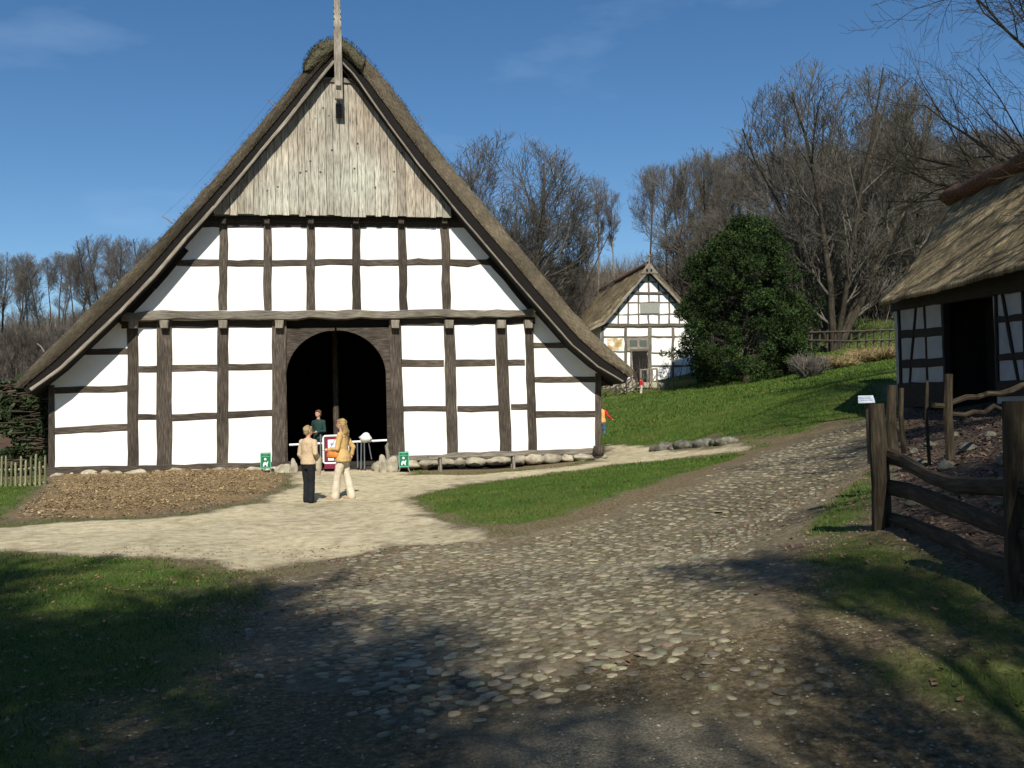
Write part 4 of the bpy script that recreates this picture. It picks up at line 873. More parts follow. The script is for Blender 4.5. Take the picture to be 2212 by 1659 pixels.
# picket fence left
F4=empty('picket_fence',tuple(gpt(50,1060,24.5))); o4=Vector(F4.location); tag(F4,'rustic picket fence of uneven greenish pales left of the farmhouse','fence')
for i,x in enumerate(np.arange(-60,104,10.5)):
    mb=MB(); a=gpt(x,1066-x*.1,24.4); b=gpt(x+random.uniform(-2,2),random.uniform(984,1004),24.4); a-=o4; b-=o4; mb.tube([tuple(a),tuple(b),tuple(b+Vector((0,0,.05)))],[.047,.045,.015],6,jit=.25,tint=random.uniform(.6,1.2),flat_=(1,.5)); mb.build('picket',M_picket,F4)
for y in (1012,1046): fpart('rail',[gpt(-60,y+6,24.52),gpt(50,y+2,24.52),gpt(103,y-4,24.52)],.035,F4,o4,M_picket,5)
# brushwood stack under the left eave
BS=empty('brushwood_stack',tuple(gpt(62,990,28.5))); ob=Vector(BS.location); tag(BS,'dark stack of brushwood and ivy under the left eave of the farmhouse','brushwood')
mb=MB(); rn=random.Random(3)
for _ in range(1500):
    z=rn.uniform(ob.z-.8,3.0); c=Vector((rn.uniform(-14.0,-13.1),rn.uniform(28.1,29.6),z))-ob; d=Vector((rn.uniform(.2,.6),rn.gauss(0,.2),rn.gauss(0,.05)))
    mb.tube([tuple(c-d),tuple(c+d)],rn.uniform(.012,.035),4,tint=rn.uniform(.5,1.1))
mb.build('sticks',M_twig_dark,BS)
nl_=7000; _c=np.c_[rng.uniform(-14.5,-12.9,nl_),rng.uniform(28.0,28.5,nl_),rng.uniform(ob.z-.9,3.05,nl_)]-np.array(ob); _k=(np.sin(_c[:,0]*5+_c[:,2]*3)+np.sin(_c[:,2]*9))>-.6; _c=_c[_k]; nl_=len(_c)
_u=rng.normal(0,1,(nl_,3))*.05; _v=rng.normal(0,1,(nl_,3))*.035; _V=np.stack([_c-_u,_c-_v,_c+_u,_c+_v],1).reshape(-1,3)
np_mesh('ivy_leaves',_V,np.arange(len(_V)).reshape(-1,4),M_ivy,BS,tint=np.repeat(.5+rng.random(nl_),4))
mb=MB(); mb.box((.15,.9,.75),(1.3,1.2,3.4)); mb.build('packed_core',M_ivy,BS)

# ================================================================== trees
def bare_tree(seed,Ht,r0,clear,spread,counts,shape='round',forks=1,wander=.10,up=.12,angle=55,sides=(8,5,4,3,3),minr=.007,lens=(0,.60,.56,.52),thin=.42,stemlean=.0,tw=33,dome=None):
    rn=random.Random(seed); TV,TF=[],[]; CV,CF=[],[]
    def tube(pts,rs,sd,trunk):
        V,Fc=(TV,TF) if trunk else (CV,CF); base=len(V); t0=(pts[1]-pts[0]).normalized(); a=t0.cross(Vector((.3,.2,.93))).normalized(); n=len(pts)
        for i,p in enumerate(pts):
            t=(pts[min(i+1,n-1)]-pts[max(i-1,0)]).normalized(); a=(a-t*a.dot(t)).normalized(); b=t.cross(a)
            for k in range(sd):
                an=6.2832*k/sd; V.append(tuple(p+a*(math.cos(an)*rs[i])+b*(math.sin(an)*rs[i])))
        for i in range(n-1):
            for k in range(sd): Fc.append((base+i*sd+k,base+i*sd+(k+1)%sd,base+(i+1)*sd+(k+1)%sd,base+(i+1)*sd+k))
    nsegs=(12,7,4,3,2); nl=len(counts)
    def rv(): return Vector((rn.gauss(0,1),rn.gauss(0,1),rn.gauss(0,1)))
    def br(p,d,L,r,lv):
        n=nsegs[min(lv,4)]; pts=[p.copy()]; rs=[r]; dirs=[d.copy()]; tip=.22 if lv==0 else .3
        for i in range(n):
            d=(d+rv()*wander*(1+.5*lv if lv or forks>1 else .4)+Vector((0,0,1))*up*(1 if lv else .3)).normalized(); p=p+d*(L/n)
            if dome and len(pts)>1:
                qq=(math.hypot(p.x,p.y)/(dome[0]*Ht))**2+((p.z-dome[1]*Ht)/(dome[2]*Ht))**2
                if qq>1+.12*rn.gauss(0,1) and p.z>dome[1]*Ht*.6: break
            pts.append(p.copy()); dirs.append(d.copy()); rs.append(max(minr,r*(1-(1-tip)*(i+1)/n)))
        full=n; n=len(pts)-1
        if n<1: return
        tube(pts,rs,sides[min(lv,4)],lv==0)
        if lv>=nl: return
        c=int(counts[lv]*n/full+.3) if dome and lv else counts[lv]; lo=clear if lv==0 else .10
        for q in range(c):
            t=lo+(1-lo)*((q+rn.random())/c); x=t*n; i=min(n-1,int(x)); k=x-i; pp=pts[i].lerp(pts[i+1],k); dd=dirs[i+1]; rr=rs[i]+(rs[i+1]-rs[i])*k
            ax=dd.cross(rv()).normalized(); an=R(angle*(1-.35*t)+rn.gauss(0,7)) if lv==0 else R(rn.gauss(tw,9))
            nd=(Matrix.Rotation(an,3,ax)@dd).normalized()
            if lv==0:
                s=(t-clear)/(1-clear+1e-6); sh={'round':math.sin(math.pi*(.16+.74*s))**.7,'vase':.55+.45*s,'cone':1-.75*s}[shape]; LL=Ht*spread*sh*rn.uniform(.8,1.15)
            else: LL=L*lens[min(lv,3)]*(1.15-.6*t)*rn.uniform(.75,1.25)
            if dome and (math.hypot(pp.x,pp.y)/(dome[0]*Ht))**2+((pp.z-dome[1]*Ht)/(dome[2]*Ht))**2>1.02 and pp.z>dome[1]*Ht*.6: continue
            br(pp,nd,LL,max(minr,rr*(.55 if lv==0 else .6)*(.8+.2*rn.random())),lv+1)
    for f in range(forks):
        a=6.283*f/forks+rn.random(); ln=stemlean if forks>1 else .03
        br(Vector((math.cos(a),math.sin(a),0))*(r0*.8 if forks>1 else 0),Vector((math.cos(a)*ln,math.sin(a)*ln,1)).normalized(),Ht*(1 if f==0 else rn.uniform(.8,1)),r0*(1 if forks==1 else rn.uniform(.6,.9)),0)
    def mk(nm,V,Fc):
        me=bpy.data.meshes.new(nm); me.from_pydata(V,[],Fc); me.shade_smooth(); return me
    mx=max(v[2] for v in CV+TV)
    return mk('trunk',TV,TF),mk('crown',CV,CF),mx
PROTO={}
def tree(key,loc,Ht,label,group=None,rz=0,trunk_m=None,twig_m=None,name='bare_tree',wx=1.0,cat='tree'):
    tm,cm_,mx=PROTO[key]; o=empty(name,loc,rz); s=Ht/mx; o.scale=(s*wx,s*wx,s); tag(o,label,cat,group)
    a=bpy.data.objects.new('trunk',tm); COL.objects.link(a); a.parent=o; b=bpy.data.objects.new('crown',cm_); COL.objects.link(b); b.parent=o
    return o
def proto(key,tm,cm_,*a,**k):
    t,c,mx=bare_tree(*a,**k); t.materials.append(tm); c.materials.append(cm_); PROTO[key]=(t,c,mx)
proto('round',M_bark,M_twig,3,16,.22,.18,.46,(16,9,8,5),'vase',forks=3,stemlean=.16,angle=46,up=.11,minr=.009,wander=.05,dome=(.30,.60,.42))
proto('beech1',M_bark_pale,M_twig2,5,18,.20,.50,.27,(22,8,7,4),'vase',angle=52,up=.12,minr=.010,wander=.05,dome=(.20,.74,.27))
proto('beech2',M_bark,M_twig2,6,18,.19,.50,.30,(20,8,7,4),'vase',angle=58,up=.10,minr=.010,wander=.06,dome=(.24,.74,.27))
proto('beech3',M_bark,M_twig,7,18,.22,.28,.30,(24,8,7,4),'vase',angle=50,up=.13,minr=.009,wander=.06,dome=(.25,.64,.37))
proto('beech4',M_bark,M_twig2,17,18,.20,.25,.28,(13,8,7,4),'vase',forks=2,stemlean=.12,angle=46,up=.13,minr=.009,wander=.06,dome=(.26,.64,.37))
proto('bushy',M_bark,M_twig,8,13,.14,.05,.34,(14,8,7,4),'vase',forks=3,stemlean=.25,angle=50,up=.10,minr=.010,wander=.07,dome=(.38,.52,.48))
proto('multi',M_bark,M_twig,9,15,.20,.10,.34,(12,8,6,5),'vase',forks=7,stemlean=.24,angle=38,up=.12,minr=.008,wander=.05,dome=(.34,.60,.42))
def place(key,px,Y,top,label,group=None,wx=1.0,**k):
    p=gp(px,900,Y); z=zt(p.x,Y); tz=gp(px,top,Y).z; return tree(key,(p.x,Y,z-.1),max(3,tz-z),label,group,rz=random.random()*6.28,wx=wx*random.uniform(.9,1.15),**k)
random.seed(77)
place('round',1112,72,283,'big bare tree with a round crown rising behind the right roof slope of the farmhouse',wx=1.4)
place('multi',1808,62,140,'large dark bare tree with several stems at the right behind the evergreen',wx=1.15)
place('beech1',1300,92,372,'slender bare tree with a pale trunk standing alone against the sky above the small house',wx=.8)
place('beech1',1338,90,405,'second slender bare tree above the small house, shorter than its neighbour',wx=.8)
place('beech4',1268,84,440,'bare tree between the low bushy tree and the slender pale trunks',wx=.8)
place('bushy',1225,76,455,'low bushy bare tree between the round-crowned tree and the small house')
place('beech3',1990,66,205,'tall bare tree just left of the barn roof')
gr='bare trees of the wood on the hill behind'
for px,Y,top in ((1412,88,352),(1452,92,345),(1487,86,338)): place('beech2' if px!=1487 else 'beech1',px,Y,top,'tall bare tree with a clear trunk in the row above the small house','clear trunks above the small house',wx=.8)
for px in range(1520,2300,16):
    Y=random.uniform(80,112); top=345-random.uniform(-15,35)-(30 if 1650<px<1950 else 0)-(45 if px>1900 else 0)
    place(random.choice(['beech2','beech3','beech4','beech1','bushy']),px+random.uniform(-8,8),Y,top,'bare tree in the dense wood behind the evergreen and the barn',gr,wx=1.05)
for px in range(1510,2260,30): place('bushy',px+random.uniform(-15,15),random.uniform(70,84),random.uniform(400,520),'bare tree in the dense wood behind the evergreen and the barn',gr,wx=1.3)
for px in range(-160,420,19):
    Y=random.uniform(78,98); top=(548 if px<190 else 512)-random.uniform(-12,16)
    place(random.choice(['beech4','beech2','beech3']),px+random.uniform(-6,6),Y,top,'bare tree in the wood seen left of the farmhouse',"bare trees left of the farmhouse",wx=1.05)
for px in range(-140,340,36): place('bushy',px,random.uniform(66,76),random.uniform(690,735),'bare tree in the wood seen left of the farmhouse',"bare trees left of the farmhouse",wx=1.2)
for px in (1060,1160,1200,1235,1255): place('bushy',px,random.uniform(80,90),random.uniform(520,560),'bushy bare tree on the hill between the farmhouse roof and the small house','bushy bare trees above the right roof slope',wx=1.1)
# branches reaching in at the upper right belong to a tree beside the path
proto('near',M_bark,M_twig_dark,15,15,.28,.16,.52,(20,9,8,6),'round',angle=62,up=.05,minr=.005,wander=.07)
tree('near',(11.9,15.2,1.4),15.0,'bare tree whose dark branches reach in at the top right corner',rz=.9)
tree('near',(17.0,28.0,2.3),15.5,'bare tree standing behind the thatched barn',rz=3.1)
proto('shade',M_bark,M_twig_dark,18,17,.33,.22,.42,(20,9,8,5),'round',angle=55,up=.08,minr=.015,wander=.08,tw=40)
for i,(x,y,h,rz) in enumerate(((-.15,-6.3,14.5,0),(-3.4,-5.2,13,2),(-7.5,-6.5,15.8,4),(7.0,-6.0,15,1),(-5.0,-4.2,14,3),(7.6,-2.0,14,5),(8.5,5.5,14,2.6),(-1.8,-4.9,13.5,2.9),(2.6,-1.5,11,.7),(-4.8,-8.5,18,.2),(-11,-4,16,1.5),(-3.5,-10.5,17.5,5.5),(-8.2,-.8,13,1.1))):
    tree('shade',(x,y,-.1),h,'bare tree standing behind the viewer',"trees behind the viewer",rz=rz,wx=.62 if i==0 else (.5 if abs(x-2.6)<.1 else 1.0))
# undergrowth on the slopes
def undergrowth():
    V=[];N=26000; X=rng.uniform(-75,75,N); Y=rng.uniform(56,118,N); k=((far_:=sstep(58,70,Y-.25*X+wob(X*.3,Y*.3,1,2)*5))>rng.random(N))&(np.abs(X)<Y*.58)&((X>-3)|(X<-14)|(Y>80)); X,Y=X[k],Y[k]; N=len(X)
    Z=zarr(X,Y)-.1; out=[]; C=[]
    for q in range(4):
        a=rng.uniform(0,6.28,N); H=rng.uniform(.6,2.6,N); w_=.02+.012*rng.random(N); lx=rng.normal(0,.35,N)*H; ly=rng.normal(0,.35,N)*H; ox=rng.normal(0,.5,N); oy=rng.normal(0,.5,N)
        out.append(np.stack([np.c_[X+ox-np.cos(a)*w_,Y+oy-np.sin(a)*w_,Z],np.c_[X+ox+np.cos(a)*w_,Y+oy+np.sin(a)*w_,Z],np.c_[X+ox+lx,Y+oy+ly,Z+H]],1).reshape(-1,3))
    V=np.concatenate(out); tag(np_mesh('undergrowth',V,np.arange(len(V)).reshape(-1,3),M_twig2),'brown leafless undergrowth covering the wooded slope','undergrowth',kind='stuff')
undergrowth()
# reddish dry shrub right of the evergreen and hillside scrub
def shrub(px,py,Y,w_,h_,n_,label,mt=M_twig2):
    p=gp(px,py,Y); z=zt(p.x,p.y); mb=MB(); rn=random.Random(px)
    for _ in range(n_):
        a=rn.uniform(0,6.28); rr=rn.random()**.5*w_*.5; t=Vector((math.cos(a)*rr,math.sin(a)*rr,h_*rn.uniform(.4,1))); b=t*.25; b.z=0; m1=b.lerp(t,.5)+Vector((rn.gauss(0,.08),rn.gauss(0,.08),0))
        mb.tube([tuple(b),tuple(m1),tuple(t)],[.014,.011,.007],3,cap=False)
        for _k in range(3):
            s=m1.lerp(t,rn.random()); e=s+Vector((rn.gauss(0,.22),rn.gauss(0,.22),rn.uniform(.05,.35))); mb.tube([tuple(s),tuple(e)],[.008,.006],3,cap=False)
    o=mb.build('dry_shrub',mt); o.location=(p.x,p.y,z-.05); tag(o,label,'shrub'); return o
shrub(1748,805,47,2.0,1.1,260,'dry reddish brown shrub at the right foot of the evergreen')
shrub(1900,752,50,3.6,.6,420,'straw coloured thicket below the low fence on the slope',M_straw)
shrub(1800,752,50,3.6,.6,420,'straw coloured thicket left of the low fence under the big bare tree',M_straw)

# evergreen: leaves in clumps through the crown
def evergreen(px,py,Y,wpx,top,label):
    p=gp(px,py,Y); z=zt(p.x,Y); Ht=gp(px,top,Y).z-z; W_=wpx/FPX*Y/2; o=empty('evergreen_tree',(p.x,Y,z)); tag(o,label,'tree')
    r_=np.random.default_rng(8); clumps=[]; 
    for _ in range(560):
        h=r_.random()**.9; a=r_.uniform(0,6.28); wl_=np.interp(h,[0,.2,.45,.63,.8,.93,1],[1.0,1.06,1.04,.90,.62,.22,-.10]); wr_=np.interp(h,[0,.2,.5,.7,.87,.95,1],[.9,1.04,1.06,.96,.70,.46,.30]); tt_=(1+math.cos(a))/2; prof_=(wl_*(1-tt_)+wr_*tt_)*(1+.34*mnoise.noise(Vector((math.cos(a)*2.4,math.sin(a)*2.4,h*6)))); rr=prof_*W_*(.55+.42*r_.random()); 
        k_=r_.random(); clumps.append((math.cos(a)*rr*(1.22 if k_<.08 else 1),math.sin(a)*rr*.85*(1.2 if k_<.08 else 1),.15+h*(Ht-.3),r_.uniform(.22,.66)*(.55 if k_<.08 else 1)))
    Vs=[];T=[]
    for (cx_,cy_,cz_,cr) in clumps:
        n_=int(190*(cr/.45)**2); d=r_.normal(0,1,(n_,3)); d/=np.linalg.norm(d,axis=1)[:,None]; rr=cr*(.55+.5*r_.random(n_)); c=np.array([cx_,cy_,cz_])+d*rr[:,None]*np.array([1,1,.8])
        L=r_.uniform(.05,.10,n_); u=d+r_.normal(0,.6,(n_,3)); u/=np.linalg.norm(u,axis=1)[:,None]; v=np.cross(u,r_.normal(0,1,(n_,3))); v/=np.linalg.norm(v,axis=1)[:,None]
        q=np.stack([c-u*L[:,None],c-v*(L*.42)[:,None],c+u*L[:,None],c+v*(L*.42)[:,None]],1); Vs.append(q.reshape(-1,3)); t=(.5+.8*r_.random(n_))*r_.uniform(.4,1.6); T.append(np.repeat(t,4))
    V=np.concatenate(Vs); np_mesh('crown',V,np.arange(len(V)).reshape(-1,4),M_evergreen,o,tint=np.concatenate(T))
    mb=MB(); mb.tube([(0,0,-.2),(.1,0,Ht*.4),(0,.1,Ht*.85)],[.2,.14,.05],7)
    for i in range(26):
        h=random.uniform(.1,.8)*Ht; a=random.random()*6.28; e=W_*.7*(1-h/Ht*.6); mb.tube([(0,0,h),(math.cos(a)*e*.5,math.sin(a)*e*.5,h+.3),(math.cos(a)*e,math.sin(a)*e,h+.8)],[.06,.04,.02],5)
    mb.build('trunk',M_bark,o)
evergreen(1612,826,58,282,470,'large dense dark green evergreen beside the small half-timbered house')

# ================================================================== things by the house
random.seed(51)
def hz(px,py,off):   # point in world of the farmhouse frame
    u,z=HF.P(px,py,off); q=HF.o+HF.u*u+HF.n*off; return Vector((q.x,q.y,z))
def flat_poly(mb,pts,y,th=.004,tint=1.0): mb.prism(pts,y-th,y,tint)
# dog signs
def dog_sign(px,py,off,label):
    p=hz(px,py,off); g=zt(p.x,p.y); o=empty('dog_sign',(p.x,p.y,max(g,p.z-.02)),R(8)); tag(o,label,'sign','small green dog notices before the farmhouse')
    mb=MB(); mb.box((0,-.03,.37),(.27,.03,.42)); b=mb.build('panel',M_sign_green,o)
    mb=MB(); mb.box((0,-.055,.555),(.27,.02,.03)); mb.box((0,-.055,.165),(.27,.02,.03)); mb.box((-.13,-.055,.36),(.02,.02,.36)); mb.box((.13,-.055,.36),(.02,.02,.36)); mb.box((0,-.05,.47),(.2,.012,.018)); mb.box((0,-.05,.515),(.13,.012,.015)); mb.build('frame',flat('sign_frame',(.12,.42,.27),.5),o)
    mb=MB()   # person above, dog below
    mb.ball((-.01,-.05,.40),(.032,.008,.035),10,8); mb.prism([(-.075,.24),(-.06,.31),(-.015,.33),(.02,.30),(.05,.345),(.065,.34),(.06,.30),(.045,.27),(.05,.205),(.02,.205),(.01,.25),(-.03,.25),(-.045,.205),(-.07,.205)],-.055,-.047)
    mb.build('pictogram',M_white,b)
    for s in (-1,1):
        mb=MB(); mb.tube([(s*.09,-.02,.2),(s*.16,-.10,.0)],.018,5); mb.build('leg',M_timber_light,o)
        mb=MB(); mb.tube([(s*.09,-.0,.2),(s*.13,.14,.0)],.016,5); mb.build('leg',M_timber_light,o)
dog_sign(575,1030,.75,'small green dog notice on legs left of the arched doorway')
dog_sign(873,1024,.65,'small green dog notice on legs right of the doorway, beside the bench')
# bench
p=hz(1030,1018,.75); A=hz(930,988,.8); Bq=hz(1138,979,.8); o=empty('bench',(p.x,p.y,p.z),R(11)); tag(o,'long plain wooden bench against the farmhouse wall','bench')
Lh=(Bq-A).length; mb=MB(); seat_z=(A.z+Bq.z)/2-p.z+.0
mb.tube([(-Lh/2,0,seat_z),(0,0,seat_z+.01),(Lh/2,0,seat_z)],[.2,.205,.2],4,tint=1.0,flat_=(1,1)) if False else None
mb=MB(); N_=12
for i in range(N_): mb.box((-Lh/2+Lh*(i+.5)/N_,0,seat_z+.01*math.sin(i)),(Lh/N_+.004,.36+.02*math.sin(i*1.9),.06),0,1.0)
mb.build('seat',M_timber_light,o)
for x in (951,1109):
    q=hz(x,1000,.8); lx=(q-p).dot(HF.u)
    for dy in (-.13,.13): mb=MB(); mb.tube([(lx,dy,-.12),(lx,dy*.9,seat_z-.03)],[.045,.04],7,jit=.15); mb.build('leg',M_timber_light,o)
# corner pot
p=hz(1294,984,.25); mb=MB(); mb.tube([(0,0,0),(0,0,.06),(0,0,.14),(0,0,.27),(0,0,.29)],[.10,.15,.17,.16,.13],12); o=mb.build('wooden_tub',M_timber,None,True); o.location=(p.x,p.y,p.z); tag(o,'small dark wooden tub at the right corner of the farmhouse','tub')
# guard stones and stumps either side of the doorway
def lump(px,py,off,r,hh,label,m_=M_stone,seed=0,name='guard_stone'):
    p=hz(px,py,off); mb=MB(); mb.ball((0,0,hh*.35),(r,r*.8,hh*.65),14,10,.45,seed); o=mb.build(name,m_,None,True); o.location=(p.x,p.y,p.z); tag(o,label,'stone')
lump(634,1034,.45,.11,.50,'tall leaning guard stone at the left side of the arched doorway',seed=3); lump(612,1030,.35,.24,.34,'broad low guard stone left of the arched doorway',seed=5)
lump(828,1022,.45,.12,.48,'tall pointed guard stone at the right side of the arched doorway',seed=8); lump(845,1020,.4,.22,.4,'broad low guard stone right of the arched doorway',seed=9); lump(816,1016,.15,.16,.24,'small low stone on the right edge of the door sill',seed=13)
mb=MB(); a=hz(838,1012,.35); mb.tube([(0,0,0),(.02,0,.3),(-.03,0,.62),(.02,0,.72)],[.07,.06,.05,.02],7,jit=.2); o=mb.build('wooden_stump',M_timber_light,None); o.location=a; tag(o,'short forked wooden stump leaning at the right door post','stump')
# barrier across the doorway
p=hz(727,1008,.05); BAR=empty('barrier_pole',tuple(p),R(11)); tag(BAR,'white horizontal barrier bar across the arched doorway','barrier')
a=HF.P(625,961,.05); b=HF.P(836,951,.05); c0=(p-HF.o).dot(HF.u)
mb=MB(); mb.tube([(a[0]-c0,0,a[1]-p.z),(b[0]-c0,0,b[1]-p.z)],.03,8); mb.build('bar',M_white,BAR)
for x in (693,): 
    q=HF.P(x,1000,.05); mb=MB(); mb.tube([(q[0]-c0,0,0),(q[0]-c0,0,HF.P(x,945,.05)[1]-p.z)],.022,7); mb.build('upright',M_chrome,BAR)
# poster stand
p=hz(724,1012,.2); o=empty('poster_stand',tuple(p),R(11)); tag(o,'maroon display stand with a white poster behind the two women','display stand'); c0=(p-HF.o).dot(HF.u)
L=lambda x,y,of=.2:(HF.P(x,y,of)[0]-c0,HF.P(x,y,of)[1]-p.z)
fr=[L(698,946),L(701,942),L(749,940),L(752,943),L(753,997),L(750,1000),L(702,1001),L(699,998)]
mb=MB(); mb.tube([(x,0,z) for x,z in fr+[fr[0]]],.028,7,cap=False); mb.build('frame',M_white,o)
mb=MB(); mb.prism([L(701,945),L(750,943),L(751,998),L(702,999)],.0,.02); mb.build('panel',M_maroon,o)
mb=MB(); mb.prism([L(708,950),L(742,948),L(743,994),L(709,995)],-.012,-.004); ps=mb.build('poster',M_white,o)
mb=MB(); x0_,z0_=L(717,963); mb.prism([(x0_-.06,z0_+.07),(x0_+.06,z0_+.07),(x0_,z0_)],-.02,-.013); mb.build('emblem',M_blue,ps)
mb=MB(); mb.prism([(x0_-.05,z0_-.08),(x0_+.05,z0_-.08),(x0_,z0_-.01)],-.02,-.013); mb.ball((x0_,-.016,z0_-.14),(.045,.004,.045),12,8); mb.build('emblem',M_pale_cyan,ps)
mb=MB(); mb.prism([L(701,1002),L(726,1002),L(730,1012),L(700,1012)],-.15,.2); mb.build('base',M_maroon,o)
for x in (692.5,):
    mb=MB(); mb.tube([(L(x,938)[0],.02,L(x,938)[1]),(L(x,1012)[0],.02,0)],.018,6); mb.build('side_tube',M_chrome,o)
# white hood on a metal stand
p=hz(787,1014,.1); o=empty('hooded_stand',tuple(p),R(11)); tag(o,'white rounded hood on steel tubes standing in the doorway','stand'); c0=(p-HF.o).dot(HF.u); L=lambda x,y,of=.1:(HF.P(x,y,of)[0]-c0,HF.P(x,y,of)[1]-p.z)
x,z=L(789,946); mb=MB(); mb.ball((x,0,z),(.17,.16,.13),14,9,.35,2); mb.build('hood',M_white,o,True)
for (x0_,y0_,x1_,y1_) in ((781,950,780,1013),(787,950,788,1013),(797,958,803,992),(772,955,773,1010)):
    a,b=L(x0_,y0_),L(x1_,y1_); mb=MB(); mb.tube([(a[0],.03,a[1]),(b[0],.0,b[1])],.02,6); mb.build('tube',M_chrome,o)
# slanted information board by the fence
p=gpt(1872,905,11); o=empty('information_board',(p.x,p.y,p.z-.2),R(-6)); tag(o,'small slanted white information board on a post beyond the first fence post','sign')
a=gpt(1868,861,11); dz=a.z-o.location.z; mb=MB(); V=[(-.10,-.07,dz-.035),(.08,-.07,dz-.035),(.10,.09,dz+.035),(-.06,.09,dz+.035)]; mb.add(V+[(v[0],v[1],v[2]-.015) for v in V],[(0,1,2,3),(7,6,5,4),(0,4,5,1),(1,5,6,2),(2,6,7,3),(3,7,4,0)]); mb.build('board',M_mirror,o)
mb=MB(); 
for k in range(3): mb.add([(-.07+.004*k,-.045+.04*k,dz-.0235+.0175*k+.004),(.06,-.045+.04*k,dz-.0235+.0175*k+.004),(.06,-.035+.04*k,dz-.019+.0175*k+.004),(-.07,-.035+.04*k,dz-.019+.0175*k+.004)],[(0,1,2,3)])
mb.build('printed_lines',M_grey,o)
mb=MB(); mb.tube([(0.02,.02,-.3),(0.02,.02,dz-.01)],.025,6); mb.build('post',M_timber,o)

# ================================================================== people
FOLD=bpy.data.textures.new('folds','CLOUDS'); FOLD.noise_scale=.11; FOLD_H=bpy.data.textures.new('locks','CLOUDS'); FOLD_H.noise_scale=.035
def cloth(name,build,m_,parent,vox=.012,it=3):
    mb=MB(); build(mb); o=mb.build(name,m_,parent,True)
    r=o.modifiers.new('Remesh','REMESH'); r.mode='VOXEL'; r.voxel_size=vox; r.use_smooth_shade=True
    s=o.modifiers.new('Smooth','SMOOTH'); s.iterations=it; s.factor=.5
    if name!='body':
        d=o.modifiers.new('Folds','DISPLACE'); d.texture=FOLD_H if name=='hair' else FOLD; d.strength=.022 if name!='hair' else .03; d.mid_level=.5
    return o
def limb(mb,pts,rs,sides=10):
    mb.tube(pts,rs,sides,jit=0)
    for p,r in zip(pts,rs): mb.ball(p,r*.98,10,8)
def ell(mb,rings):
    """stack of ellipses (x,y,z,rx,ry)"""
    V=[];F=[];n=16
    for (x,y,z,a,b) in rings:
        for k in range(n): t=6.2832*k/n; V.append((x+a*math.cos(t),y+b*math.sin(t),z))
    for i in range(len(rings)-1):
        for k in range(n): F.append((i*n+k,i*n+(k+1)%n,(i+1)*n+(k+1)%n,(i+1)*n+k))
    F.append(tuple(range(n-1,-1,-1))); F.append(tuple(range(len(V)-n,len(V)))); mb.add(V,F)
